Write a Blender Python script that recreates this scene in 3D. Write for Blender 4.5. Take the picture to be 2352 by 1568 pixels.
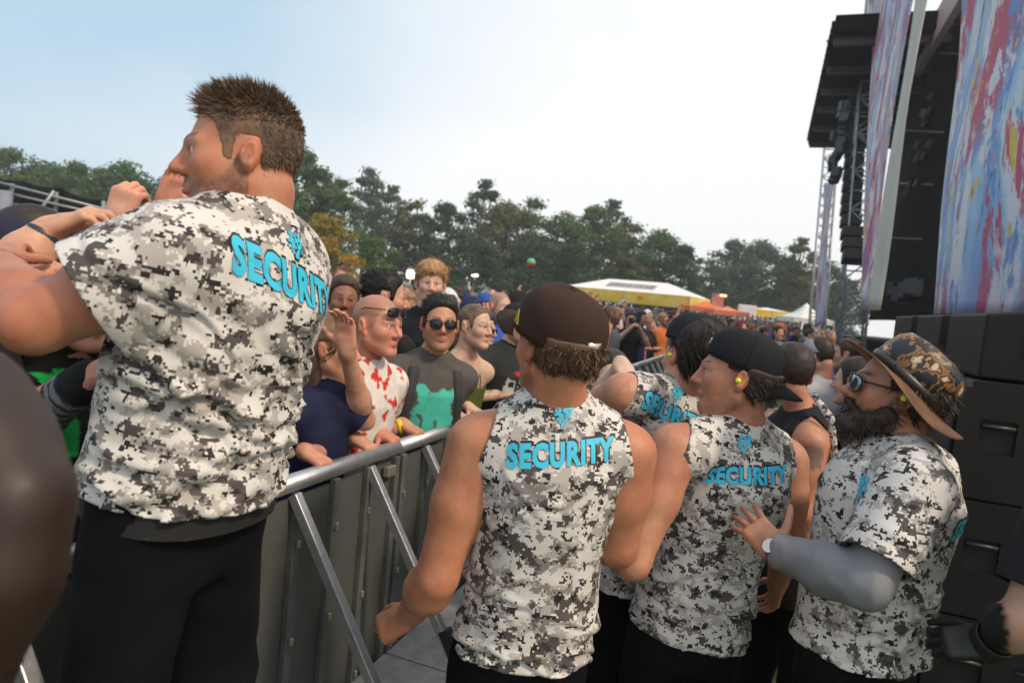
import bpy, bmesh, math, random
import numpy as np
from mathutils import Matrix, Vector
from mathutils.bvhtree import BVHTree

for o in list(bpy.data.objects): bpy.data.objects.remove(o, do_unlink=True)
SC = bpy.context.scene
COL = SC.collection
RAD = math.radians

# ------------------------------------------------------------------ camera
CAM_Z, LENS, PITCH, ROLL = 1.82, 24.0, 3.8, 5.6
cam_d = bpy.data.cameras.new('camera'); cam = bpy.data.objects.new('camera', cam_d); COL.objects.link(cam)
cam.matrix_world = Matrix.Translation((0, 0, CAM_Z)) @ Matrix.Rotation(RAD(90 - PITCH), 4, 'X') @ Matrix.Rotation(RAD(ROLL), 4, 'Z')
cam_d.lens = LENS; cam_d.sensor_width = 36; cam_d.clip_start = 0.05; cam_d.clip_end = 3000
cam_d.dof.use_dof = True; cam_d.dof.focus_distance = 2.1; cam_d.dof.aperture_fstop = 3.5
SC.camera = cam

# ------------------------------------------------------------------ sky, sun, exposure
SUN_EL, SUN_AZ = 44.0, (0.83, -0.56)            # the light comes from behind the camera's right shoulder
W = bpy.data.worlds.new('World'); SC.world = W; W.use_nodes = True
nt = W.node_tree; nt.nodes.clear()
def wn(t, **k):
    n = nt.nodes.new(t)
    for a, v in k.items(): setattr(n, a, v)
    return n
sky = wn('ShaderNodeTexSky'); sky.sky_type = 'NISHITA'; sky.sun_disc = False
sky.sun_elevation = RAD(SUN_EL); sky.sun_rotation = math.atan2(SUN_AZ[0], SUN_AZ[1])
sky.dust_density = 3.0
mul = wn('ShaderNodeVectorMath', operation='SCALE'); mul.inputs['Scale'].default_value = 0.10
nt.links.new(sky.outputs[0], mul.inputs[0])
tc = wn('ShaderNodeTexCoord')
mp = wn('ShaderNodeMapping'); mp.inputs['Scale'].default_value = (1, 1, 2.2); mp.inputs['Location'].default_value = (0.3, 0.4, 0)
nz = wn('ShaderNodeTexNoise'); nz.inputs['Scale'].default_value = 1.3; nz.inputs['Detail'].default_value = 3; nz.inputs['Roughness'].default_value = 0.45
nt.links.new(tc.outputs['Generated'], mp.inputs[0]); nt.links.new(mp.outputs[0], nz.inputs['Vector'])
# the overcast thins out towards the left of the view
dt = wn('ShaderNodeVectorMath', operation='DOT_PRODUCT'); dt.inputs[1].default_value = (-0.80, 0.25, 0.55)
nt.links.new(tc.outputs['Generated'], dt.inputs[0])
ad = wn('ShaderNodeMath', operation='ADD'); nt.links.new(dt.outputs['Value'], ad.inputs[0]); nt.links.new(nz.outputs[0], ad.inputs[1])
rp = wn('ShaderNodeValToRGB')
rp.color_ramp.elements[0].position = 0.45; rp.color_ramp.elements[0].color = (1.0, 1.0, 1.0, 1)
rp.color_ramp.elements[1].position = 0.70; rp.color_ramp.elements[1].color = (0.47, 0.65, 0.80, 1)
hf = wn('ShaderNodeMath', operation='MULTIPLY'); hf.inputs[1].default_value = 0.5; nt.links.new(ad.outputs[0], hf.inputs[0]); nt.links.new(hf.outputs[0], rp.inputs[0])
mx = wn('ShaderNodeMixRGB'); mx.inputs[0].default_value = 0.90
nt.links.new(mul.outputs[0], mx.inputs[1]); nt.links.new(rp.outputs[0], mx.inputs[2])
bg = wn('ShaderNodeBackground'); bg.inputs['Strength'].default_value = 1.04
nt.links.new(mx.outputs[0], bg.inputs[0])
wo = wn('ShaderNodeOutputWorld'); nt.links.new(bg.outputs[0], wo.inputs[0])

sd = bpy.data.lights.new('sun', 'SUN'); sd.energy = 2.4; sd.angle = RAD(7); sd.color = (1.0, 0.80, 0.58)
sun = bpy.data.objects.new('sun', sd); COL.objects.link(sun)
sdir = Vector((SUN_AZ[0] * math.cos(RAD(SUN_EL)), SUN_AZ[1] * math.cos(RAD(SUN_EL)), math.sin(RAD(SUN_EL)))).normalized()
sun.rotation_euler = sdir.to_track_quat('Z', 'Y').to_euler(); sun.location = (6, -4, 8)
SC.view_settings.view_transform = 'Standard'; SC.view_settings.look = 'None'
SC.view_settings.exposure = 0.14; SC.view_settings.gamma = 1.0; SC.view_settings.use_curve_mapping = False
SC.render.engine = 'CYCLES'
SC.cycles.max_bounces = 6; SC.cycles.diffuse_bounces = 3; SC.cycles.glossy_bounces = 2; SC.cycles.transmission_bounces = 3; SC.cycles.volume_bounces = 1

# ------------------------------------------------------------------ pixel -> place
FPX = LENS / 36 * 2352
cr, sr, cp_, sp_ = math.cos(RAD(ROLL)), math.sin(RAD(ROLL)), math.cos(RAD(PITCH)), math.sin(RAD(PITCH))
def ray(px, py):
    dx, dy = px - 1176, py - 784
    u = dx * cr + dy * sr; v = -dx * sr + dy * cr
    Y = FPX * cp_ - v * sp_; Z = -(v * cp_ + FPX * sp_)
    return np.array([u / Y, 1.0, Z / Y])
def P(px, py, Y): return np.array([0, 0, CAM_Z]) + ray(px, py) * Y
def Pz(px, py, z):
    r = ray(px, py); return np.array([0, 0, CAM_Z]) + r * ((z - CAM_Z) / r[2])
V = lambda *a: np.array(a, float)
def nrm(v): v = np.asarray(v, float); return v / (np.linalg.norm(v) + 1e-12)

# ------------------------------------------------------------------ objects
def tag(o, label=None, cat=None, group=None, kind=None):
    if label: o['label'] = label
    if cat: o['category'] = cat
    if group: o['group'] = group
    if kind: o['kind'] = kind
    return o
def empty(name, loc, rz=0):
    o = bpy.data.objects.new(name, None); COL.objects.link(o); o.location = loc; o.rotation_euler = (0, 0, rz)
    o.empty_display_size = 0.1
    return o
def mk(name, verts, faces, mat, parent=None, smooth=True, col=None, local=False):
    """one mesh object; verts are world places (shifted to the parent) unless local"""
    verts = np.asarray(verts, float).reshape(-1, 3)
    if parent is not None and not local:
        off = np.zeros(3); q = parent
        while q is not None: off += np.array(q.location); q = q.parent
        verts = verts - off
    me = bpy.data.meshes.new(name)
    if isinstance(faces, np.ndarray):
        n, m = faces.shape
        me.vertices.add(len(verts)); me.vertices.foreach_set('co', verts.ravel())
        me.loops.add(n * m); me.loops.foreach_set('vertex_index', faces.ravel().astype(np.int32))
        me.polygons.add(n); me.polygons.foreach_set('loop_start', (np.arange(n) * m).astype(np.int32))
        me.polygons.foreach_set('loop_total', np.full(n, m, np.int32))
        me.update(calc_edges=True); me.validate()
    else:
        me.from_pydata(verts.tolist(), [], [list(f) for f in faces]); me.update()
    if smooth: me.polygons.foreach_set('use_smooth', np.ones(len(me.polygons), bool))
    if col is not None:
        at = me.color_attributes.new('Col', 'FLOAT_COLOR', 'POINT')
        c4 = np.ones((len(verts), 4)); c4[:, :3] = col
        at.data.foreach_set('color', c4.ravel())
    if mat is not None: me.materials.append(mat)
    o = bpy.data.objects.new(name, me); COL.objects.link(o)
    if parent is not None: o.parent = parent
    return o
def copy_tree(o, parent=None):
    c = o.copy(); COL.objects.link(c); c.parent = parent
    for ch in list(o.children): copy_tree(ch, c)
    return c

class MB:
    """collects plain shapes for one mesh"""
    def __init__(s): s.v = []; s.f = []
    def add(s, v, f):
        b = len(s.v); s.v += [tuple(map(float, p)) for p in v]; s.f += [tuple(b + i for i in q) for q in f]; return s
    def box(s, c, h, R=None):
        c = np.asarray(c, float); R = np.eye(3) if R is None else R
        v = [c + R @ (np.array([x, y, z]) * h) for x in (-1, 1) for y in (-1, 1) for z in (-1, 1)]
        return s.add(v, [(0, 1, 3, 2), (4, 6, 7, 5), (0, 4, 5, 1), (2, 3, 7, 6), (0, 2, 6, 4), (1, 5, 7, 3)])
    def bar(s, a, b, w, h=None):
        a, b = np.asarray(a, float), np.asarray(b, float); h = w if h is None else h
        d = nrm(b - a); up = V(0, 0, 1) if abs(d[2]) < .95 else V(0, 1, 0)
        x = nrm(np.cross(d, up)); z = np.cross(x, d)
        return s.box((a + b) / 2, np.array([w / 2, np.linalg.norm(b - a) / 2, h / 2]), np.stack([x, d, z], 1))
    def tube(s, pts, r, n=10, cap=True):
        pts = [np.asarray(p, float) for p in pts]; rs = r if hasattr(r, '__len__') else [r] * len(pts)
        v = []; ref = None
        for i, p in enumerate(pts):
            d = nrm(pts[min(i + 1, len(pts) - 1)] - pts[max(i - 1, 0)])
            if ref is None: ref = V(0, 0, 1) if abs(d[2]) < .9 else V(1, 0, 0)
            x = nrm(np.cross(d, ref)); y = np.cross(x, d); ref = y
            for k in range(n):
                a = 2 * math.pi * k / n; v.append(p + rs[i] * (math.cos(a) * x + math.sin(a) * y))
        f = [(i * n + k, i * n + (k + 1) % n, (i + 1) * n + (k + 1) % n, (i + 1) * n + k) for i in range(len(pts) - 1) for k in range(n)]
        if cap: f += [tuple(range(n))[::-1], tuple((len(pts) - 1) * n + k for k in range(n))]
        return s.add(v, f)
    def lathe(s, prof, n=24, M=None, sx=1, sy=1):
        v = []
        for r, z in prof:
            for k in range(n):
                a = 2 * math.pi * k / n; p = np.array([r * math.cos(a) * sx, r * math.sin(a) * sy, z])
                v.append(p if M is None else M(p))
        f = [(i * n + k, i * n + (k + 1) % n, (i + 1) * n + (k + 1) % n, (i + 1) * n + k) for i in range(len(prof) - 1) for k in range(n)]
        return s.add(v, f)
    def grid(s, fn, nu, nv):
        v = [fn(i / nu, j / nv) for i in range(nu + 1) for j in range(nv + 1)]
        f = [(i * (nv + 1) + j, (i + 1) * (nv + 1) + j, (i + 1) * (nv + 1) + j + 1, i * (nv + 1) + j + 1) for i in range(nu) for j in range(nv)]
        return s.add(v, f)
    def build(s, name, mat, parent=None, smooth=False, local=False, bevel=0, solid=0, offset=0):
        o = mk(name, s.v, s.f, mat, parent, smooth, None, local)
        if solid:
            m = o.modifiers.new('solid', 'SOLIDIFY'); m.thickness = solid; m.offset = offset
        if bevel:
            m = o.modifiers.new('bevel', 'BEVEL'); m.width = bevel; m.segments = 2; m.limit_method = 'ANGLE'
        return o

# ------------------------------------------------------------------ materials
MATS = {}
def newmat(name):
    m = bpy.data.materials.new(name); m.use_nodes = True
    t = m.node_tree; b = t.nodes['Principled BSDF']; MATS[name] = m
    return m, t, b
def nd(t, typ, **k):
    n = t.nodes.new(typ)
    for a, v in k.items(): setattr(n, a, v)
    return n
def bump(t, b, scale, strength, dist=0.01, detail=4, coord='Object', stretch=None):
    tc = nd(t, 'ShaderNodeTexCoord'); src = tc.outputs[coord]
    if stretch:
        mp = nd(t, 'ShaderNodeMapping'); mp.inputs['Scale'].default_value = stretch; t.links.new(src, mp.inputs[0]); src = mp.outputs[0]
    n = nd(t, 'ShaderNodeTexNoise'); n.inputs['Scale'].default_value = scale; n.inputs['Detail'].default_value = detail
    t.links.new(src, n.inputs['Vector'])
    bp = nd(t, 'ShaderNodeBump'); bp.inputs['Strength'].default_value = strength; bp.inputs['Distance'].default_value = dist
    t.links.new(n.outputs[0], bp.inputs['Height']); t.links.new(bp.outputs[0], b.inputs['Normal'])
    return n
def plain(name, color, rough=0.6, metal=0.0, var=0.12, vscale=6.0, bs=0, bstr=0.3, bdist=.004, spec=0.5, coord='Object'):
    """a plain colour with a little wear: value noise on the colour and fine bump"""
    if name in MATS: return MATS[name]
    m, t, b = newmat(name)
    b.inputs['Roughness'].default_value = rough; b.inputs['Metallic'].default_value = metal
    b.inputs['Specular IOR Level'].default_value = spec
    tc = nd(t, 'ShaderNodeTexCoord'); n = nd(t, 'ShaderNodeTexNoise'); n.inputs['Scale'].default_value = vscale; n.inputs['Detail'].default_value = 5
    t.links.new(tc.outputs[coord], n.inputs['Vector'])
    r = nd(t, 'ShaderNodeValToRGB'); c = np.array(color)
    r.color_ramp.elements[0].position = .3; r.color_ramp.elements[1].position = .7
    r.color_ramp.elements[0].color = (*(c * (1 - var)), 1); r.color_ramp.elements[1].color = (*np.minimum(c * (1 + var), 1), 1)
    t.links.new(n.outputs[0], r.inputs[0]); t.links.new(r.outputs[0], b.inputs['Base Color'])
    if bs: bump(t, b, bs, bstr, bdist, coord=coord)
    return m
def attr_mat(name, rough=0.5, sss=0.0, bs=0, bstr=.2, bdist=.002, spec=.4, tint_obj=False, rvar=0):
    if name in MATS: return MATS[name]
    m, t, b = newmat(name)
    a = nd(t, 'ShaderNodeAttribute'); a.attribute_name = 'Col'; src = a.outputs['Color']
    if tint_obj:
        oi = nd(t, 'ShaderNodeObjectInfo'); mm = nd(t, 'ShaderNodeMixRGB'); mm.blend_type = 'MULTIPLY'; mm.inputs[0].default_value = 1
        t.links.new(src, mm.inputs[1]); t.links.new(oi.outputs['Color'], mm.inputs[2]); src = mm.outputs[0]
    n2 = nd(t, 'ShaderNodeTexNoise'); n2.inputs['Scale'].default_value = 22; n2.inputs['Detail'].default_value = 4
    tc = nd(t, 'ShaderNodeTexCoord'); t.links.new(tc.outputs['Object'], n2.inputs['Vector'])
    mr = nd(t, 'ShaderNodeMapRange'); mr.inputs['From Min'].default_value = .3; mr.inputs['From Max'].default_value = .7
    mr.inputs['To Min'].default_value = .84; mr.inputs['To Max'].default_value = 1.10
    t.links.new(n2.outputs[0], mr.inputs[0])
    sc = nd(t, 'ShaderNodeVectorMath', operation='SCALE'); t.links.new(src, sc.inputs[0]); t.links.new(mr.outputs[0], sc.inputs['Scale'])
    t.links.new(sc.outputs[0], b.inputs['Base Color'])
    b.inputs['Roughness'].default_value = rough; b.inputs['Specular IOR Level'].default_value = spec
    if sss:
        b.inputs['Subsurface Weight'].default_value = sss; b.inputs['Subsurface Radius'].default_value = (1, .35, .2); b.inputs['Subsurface Scale'].default_value = .008
    if bs: bump(t, b, bs, bstr, bdist)
    return m
def obj_mat(name, rough=.8, bs=40, bstr=.25, bdist=.004, spec=.25):
    """cloth whose dye is the object's own colour"""
    if name in MATS: return MATS[name]
    m, t, b = newmat(name)
    oi = nd(t, 'ShaderNodeObjectInfo'); tc = nd(t, 'ShaderNodeTexCoord'); n = nd(t, 'ShaderNodeTexNoise'); n.inputs['Scale'].default_value = 9
    t.links.new(tc.outputs['Object'], n.inputs['Vector'])
    mr = nd(t, 'ShaderNodeMapRange'); mr.inputs['To Min'].default_value = .75; mr.inputs['To Max'].default_value = 1.2; t.links.new(n.outputs[0], mr.inputs[0])
    sc = nd(t, 'ShaderNodeVectorMath', operation='SCALE'); t.links.new(oi.outputs['Color'], sc.inputs[0]); t.links.new(mr.outputs[0], sc.inputs['Scale'])
    t.links.new(sc.outputs[0], b.inputs['Base Color']); b.inputs['Roughness'].default_value = rough; b.inputs['Specular IOR Level'].default_value = spec
    if bs: bump(t, b, bs, bstr, bdist)
    return m
def camo_mat():
    m, t, b = newmat('digital_camo'); b.inputs['Roughness'].default_value = .62; b.inputs['Specular IOR Level'].default_value = .3
    a = nd(t, 'ShaderNodeAttribute'); a.attribute_name = 'Rest'
    sn = nd(t, 'ShaderNodeVectorMath', operation='SNAP'); sn.inputs[1].default_value = (.0052, .0052, .0052)
    t.links.new(a.outputs['Vector'], sn.inputs[0])
    def noise(scale, off, det=2.5, ro=.55):
        mp = nd(t, 'ShaderNodeMapping'); mp.inputs['Location'].default_value = off; mp.inputs['Scale'].default_value = (1, 1, 1.35); t.links.new(sn.outputs[0], mp.inputs[0])
        n = nd(t, 'ShaderNodeTexNoise'); n.inputs['Scale'].default_value = scale; n.inputs['Detail'].default_value = det; n.inputs['Roughness'].default_value = ro
        t.links.new(mp.outputs[0], n.inputs['Vector']); return n
    def layer(prev, n, thr, col):
        c = nd(t, 'ShaderNodeMath', operation='GREATER_THAN'); c.inputs[1].default_value = thr; t.links.new(n.outputs[0], c.inputs[0])
        x = nd(t, 'ShaderNodeMixRGB'); t.links.new(c.outputs[0], x.inputs[0])
        if isinstance(prev, tuple): x.inputs[1].default_value = (*prev, 1)
        else: t.links.new(prev, x.inputs[1])
        x.inputs[2].default_value = (*col, 1); return x.outputs[0]
    s = layer((.60, .575, .54), noise(14, (3, 1, 2), 3.5, .62), .50, (.40, .37, .345))
    s = layer(s, noise(18, (7, 4, 9), 3.5, .62), .56, (.22, .20, .19))
    s = layer(s, noise(15, (1, 8, 5), 3.5, .62), .535, (.62, .60, .57))
    s = layer(s, noise(19, (5, 2, 1), 4, .66), .562, (.075, .064, .064))
    s = layer(s, noise(30, (2, 6, 3), 3, .62), .60, (.020, .017, .018))
    s = layer(s, noise(42, (9, 3, 7)), .64, (.64, .62, .59))
    t.links.new(s, b.inputs['Base Color'])
    bump(t, b, 260, .12, .002)
    return m
SKIN = attr_mat('skin', .5, .10, 220, .15, .0015, .45)
SKIN_FAR = attr_mat('skin_far', .55, 0, 0, tint_obj=True)
HAIR = attr_mat('hair', .55, 0, 0, spec=.35, tint_obj=True)
CLOTH = attr_mat('printed_cloth', .8, 0, 90, .3, .003, .25)
CAMO = camo_mat()
DYED = obj_mat('dyed_cloth')
DYED_HAIR = obj_mat('dyed_hair', .55, 60, .5, .008)
BLACK_CLOTH = plain('black_cotton', (.012, .012, .014), .8, var=.3, bs=120, bstr=.25, spec=.25)
# ------------------------------------------------------------------ numpy solid modelling
def smin(a, b, k):
    if k <= 0: return np.minimum(a, b)
    h = np.maximum(k - np.abs(a - b), 0) / k
    return np.minimum(a, b) - h * h * k * .25
def smax(a, b, k): return -smin(-a, -b, k)
def d_cap(p, a, b, ra, rb):
    a = np.asarray(a, float); ba = np.asarray(b, float) - a; L = ba @ ba + 1e-12
    t = np.clip((p - a) @ ba / L, 0, 1)
    q = p - a - t[:, None] * ba
    return np.sqrt(np.einsum('ij,ij->i', q, q)) - (ra + (rb - ra) * t)
def d_ell(p, c, r, R=None):
    q = p - np.asarray(c, float)
    if R is not None: q = q @ R
    r = np.asarray(r, float)
    a = q / r; b = a / r; k0 = np.sqrt(np.einsum('ij,ij->i', a, a)); k1 = np.sqrt(np.einsum('ij,ij->i', b, b)) + 1e-9
    return k0 * (k0 - 1) / k1
def d_box(p, c, h, r, R=None):
    q = p - np.asarray(c, float)
    if R is not None: q = q @ R
    q = np.abs(q) - np.asarray(h, float) + r
    return np.sqrt((np.maximum(q, 0) ** 2).sum(1)) + np.minimum(q.max(1), 0) - r
def neck_hole(pt, n, axis, rad):
    """cut for a collar: above the plane and inside a tube round the neck"""
    n = nrm(n); axis = nrm(axis)
    def fn(v):
        a = (v - pt) @ n; q = v - pt; q = q - (q @ axis)[:, None] * axis; d = np.linalg.norm(q, axis=1); b = rad - d
        rd = q / (d[:, None] + 1e-9); use = (b < a)[:, None]
        return np.minimum(a, b), np.where(use, -rd, n)
    return fn
class Field:
    def __init__(s): s.pr = []
    def add(s, fn, lo, hi, k=.02, op='u', m=.07): s.pr.append((fn, np.asarray(lo, float) - m, np.asarray(hi, float) + m, k, op)); return s
    def cap(s, a, b, ra, rb=None, k=.02, op='u'):
        rb = ra if rb is None else rb; a = np.asarray(a, float); b = np.asarray(b, float); R = max(ra, rb)
        return s.add(lambda p: d_cap(p, a, b, ra, rb), np.minimum(a, b) - R, np.maximum(a, b) + R, k, op)
    def ell(s, c, r, R=None, k=.02, op='u'):
        c = np.asarray(c, float); M = max(r); return s.add(lambda p: d_ell(p, c, r, R), c - M, c + M, k, op)
    def box(s, c, h, r, R=None, k=.01, op='u'):
        c = np.asarray(c, float); M = np.linalg.norm(h); return s.add(lambda p: d_box(p, c, h, r, R), c - M, c + M, k, op)
    def bounds(s):
        lo = np.min([q[1] for q in s.pr if q[4] == 'u'], 0); hi = np.max([q[2] for q in s.pr if q[4] == 'u'], 0); return lo + .055, hi - .055
    def ev(s, p):
        d = np.full(len(p), .12); X, Y, Z = np.ascontiguousarray(p.T)
        for fn, lo, hi, k, op in s.pr:
            m = np.flatnonzero((X > lo[0]) & (X < hi[0]) & (Y > lo[1]) & (Y < hi[1]) & (Z > lo[2]) & (Z < hi[2]))
            if len(m) == 0: continue
            x = fn(p[m])
            d[m] = smin(d[m], x, k) if op == 'u' else smax(d[m], -x, k)
        return d
def polygonise(ev, lo, hi, h):
    lo = np.asarray(lo, float); hi = np.asarray(hi, float)
    B = 4; n = (np.ceil((hi - lo) / (h * B)).astype(int) + 1)
    cen = [lo[i] + h * B * (np.arange(n[i]) + .5) for i in range(3)]
    G = np.stack(np.meshgrid(*cen, indexing='ij'), -1).reshape(-1, 3)
    dc = ev(G)
    act = np.abs(dc) < h * B * .5 * 1.732 * 1.45 + .004
    N = n * B + 1
    F = np.repeat(np.repeat(np.repeat(dc.reshape(n), B, 0), B, 1), B, 2)
    F = np.pad(F, ((0, 1),) * 3, mode='edge').copy()
    need = np.zeros(N, bool)
    a3 = act.reshape(n)
    for dx in (0, 1):
        for dy in (0, 1):
            for dz in (0, 1):
                blk = np.repeat(np.repeat(np.repeat(a3, B, 0), B, 1), B, 2)
                need[dx:dx + n[0] * B, dy:dy + n[1] * B, dz:dz + n[2] * B] |= blk
    ix = np.argwhere(need)
    if len(ix) == 0: return np.zeros((0, 3)), np.zeros((0, 4), int)
    F[need] = ev(lo + ix * h)
    S = F < 0
    c = sum(S[dx:N[0] - 1 + dx, dy:N[1] - 1 + dy, dz:N[2] - 1 + dz].astype(np.int8) for dx in (0, 1) for dy in (0, 1) for dz in (0, 1))
    ca = (c > 0) & (c < 8)
    ci = np.argwhere(ca); idx = np.full(N - 1, -1, np.int64); idx[ca] = np.arange(len(ci))
    acc = np.zeros((len(ci), 3)); cnt = np.zeros(len(ci))
    corners = [(0, 0, 0), (1, 0, 0), (0, 1, 0), (1, 1, 0), (0, 0, 1), (1, 0, 1), (0, 1, 1), (1, 1, 1)]
    for a in range(8):
        for ax in range(3):
            if corners[a][ax] == 0:
                o0 = np.array(corners[a]); o1 = o0.copy(); o1[ax] = 1
                i0 = ci + o0; i1 = ci + o1
                f0 = F[i0[:, 0], i0[:, 1], i0[:, 2]]; f1 = F[i1[:, 0], i1[:, 1], i1[:, 2]]
                x = (f0 < 0) != (f1 < 0)
                t = np.where(x, f0 / np.where(x, f0 - f1, 1), 0)
                pt = np.tile(o0.astype(float), (len(ci), 1)); pt[:, ax] = t
                acc[x] += pt[x]; cnt[x] += 1
    vs = lo + h * (ci + acc / np.maximum(cnt, 1)[:, None])
    quads = []
    for ax in range(3):
        o = [0, 0, 0]; o[ax] = 1
        s0 = S[:N[0] - o[0], :N[1] - o[1], :N[2] - o[2]]; s1 = S[o[0]:, o[1]:, o[2]:]
        e = np.argwhere(s0 != s1)
        b, cc = [(1, 2), (2, 0), (0, 1)][ax]
        ok = (e[:, b] > 0) & (e[:, cc] > 0) & (e[:, b] < N[b] - 1) & (e[:, cc] < N[cc] - 1)
        e = e[ok]
        if len(e) == 0: continue
        def cell(db, dc_):
            q = e.copy(); q[:, b] -= db; q[:, cc] -= dc_; return idx[q[:, 0], q[:, 1], q[:, 2]]
        q = np.stack([cell(1, 1), cell(0, 1), cell(0, 0), cell(1, 0)], 1)
        fl = ~S[e[:, 0], e[:, 1], e[:, 2]]
        q[fl] = q[fl][:, ::-1]
        quads.append(q)
    q = np.concatenate(quads); q = q[(q >= 0).all(1)]
    return vs, q
def compact(v, f, *extra):
    used = np.zeros(len(v), bool); used[f.ravel()] = True
    m = np.cumsum(used) - 1
    return (v[used], m[f]) + tuple(e[used] for e in extra)
def normals(v, f):
    n = np.cross(v[f[:, 2]] - v[f[:, 0]], v[f[:, 3]] - v[f[:, 1]]) if f.shape[1] == 4 else np.cross(v[f[:, 1]] - v[f[:, 0]], v[f[:, 2]] - v[f[:, 0]])
    o = np.zeros_like(v)
    for k in range(f.shape[1]): np.add.at(o, f[:, k], n)
    return o / (np.linalg.norm(o, axis=1, keepdims=True) + 1e-12)
def smooth_mesh(v, f, it=1, lam=.5):
    for _ in range(it):
        s = np.zeros_like(v); c = np.zeros(len(v))
        for k in range(4):
            a, b = f[:, k], f[:, (k + 1) % 4]
            np.add.at(s, a, v[b]); np.add.at(c, a, 1); np.add.at(s, b, v[a]); np.add.at(c, b, 1)
        v = v + lam * (s / np.maximum(c, 1)[:, None] - v)
    return v
def clip_mesh(v, f, planes, aux=None):
    """planes: (point, normal, domain function or None); cuts away what lies on the normal's side, with a clean edge"""
    c = np.full(len(v), -1.0); w = np.zeros((len(v), 3))
    for pt, n, dom in planes:
        if callable(pt): x, wv = pt(v)
        else:
            n = nrm(n); x = (v - pt) @ n; wv = np.tile(n, (len(v), 1))
            if dom is not None: x = np.where(dom(v), x, -1.0)
        m = x > c; c[m] = x[m]; w[m] = wv[m]
    keep = (c[f] <= 0).any(1)
    f = f[keep]
    mv = c > 0
    v = v.copy(); v[mv] -= (c[mv, None]) * w[mv]
    return compact(v, f)
_rs = np.random.RandomState(5); _tab = _rs.rand(64, 64, 64)
def vnoise(p):
    p = np.asarray(p, float); i = np.floor(p).astype(int); f = p - i; f = f * f * (3 - 2 * f); i &= 63; j = (i + 1) & 63
    x0, y0, z0 = i.T; x1, y1, z1 = j.T; fx, fy, fz = f.T
    def L(a, b, t): return a + (b - a) * t
    return L(L(L(_tab[x0, y0, z0], _tab[x1, y0, z0], fx), L(_tab[x0, y1, z0], _tab[x1, y1, z0], fx), fy),
             L(L(_tab[x0, y0, z1], _tab[x1, y0, z1], fx), L(_tab[x0, y1, z1], _tab[x1, y1, z1], fx), fy), fz) * 2 - 1
def ridge(p): return 1 - np.abs(vnoise(p)) * 2
def rotm(yaw, pitch=0, roll=0):
    cz, sz = math.cos(RAD(yaw)), math.sin(RAD(yaw)); cx, sx = math.cos(RAD(pitch)), math.sin(RAD(pitch)); cy, sy = math.cos(RAD(roll)), math.sin(RAD(roll))
    return np.array([[cz, -sz, 0], [sz, cz, 0], [0, 0, 1]]) @ np.array([[1, 0, 0], [0, cx, -sx], [0, sx, cx]]) @ np.array([[cy, 0, sy], [0, 1, 0], [-sy, 0, cy]])

# ------------------------------------------------------------------ heads, hands, hair
def head_sdf(q, fat=1.0, nose=1.0, ears=True):
    s = q.copy(); s[:, 0] = np.abs(s[:, 0])
    d = d_ell(s, (0, -.014, .034), (.077, .099, .089))
    d = smin(d, d_ell(s, (0, .030, -.028), (.063 * fat, .064, .086)), .03)
    d = smin(d, d_cap(s, (.050 * fat, -.004, -.058), (.016, .068, -.102), .023 * fat, .018), .035)
    d = smin(d, d_ell(s, (0, .077, -.104), (.020, .017, .016)), .02)
    d = smin(d, d_ell(s, (.043 * fat, .056, -.022), (.022, .028, .024)), .025)
    d = smin(d, d_cap(s, (.010, .090, .021), (.046, .074, .019), .010, .009), .016)
    d = smax(d, -d_ell(s, (.031, .103, .002), (.019, .016, .012)), .014)
    d = smin(d, np.sqrt(((s - np.array([.031, .0765, .002])) ** 2).sum(1)) - .0135, .004)
    d = smin(d, d_cap(s, (.016, .089, .0115), (.045, .079, .009), .0045, .004), .005)
    d = smin(d, d_cap(s, (0, .090, .012), (0, .090 + .023 * nose, -.029), .008, .0115 * nose), .014)
    d = smin(d, np.sqrt(((s - np.array([.0125, .099, -.034])) ** 2).sum(1)) - .0088, .008)
    d = smin(d, d_cap(s, (0, .0965, -.0605), (.021, .085, -.064), .0060, .004), .007)
    d = smin(d, d_cap(s, (0, .095, -.0715), (.018, .085, -.0695), .0068, .004), .007)
    d = smax(d, -d_cap(s, (0, .104, -.0660), (.023, .091, -.0665), .0030, .002), .004)
    if ears:
        Re = rotm(-24, 0, 0) @ rotm(0, 14, 0)
        d = smin(d, d_ell(s, (.083, -.014, -.003), (.0105, .0195, .032), Re), .007)
        d = smax(d, -d_ell(s, (.0945, -.010, .001), (.0085, .0115, .0205), Re), .004)
        d = smin(d, d_ell(s, (.080, -.004, -.030), (.008, .010, .010)), .006)
        d = smin(d, d_cap(s, (.0835, .004, -.006), (.0835, .003, -.014), .005, .004), .004)
    return d
def hair_line(y, full=0):
    """height of the hair's lower edge at depth y on the side of the head"""
    return np.interp(y, [-.12, -.06, -.035, -.030, .012, .016, .034, .045, .075, .10], [-.070, -.070, -.052, .030, .032, -.020, -.015, .045, .082, .088])
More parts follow.
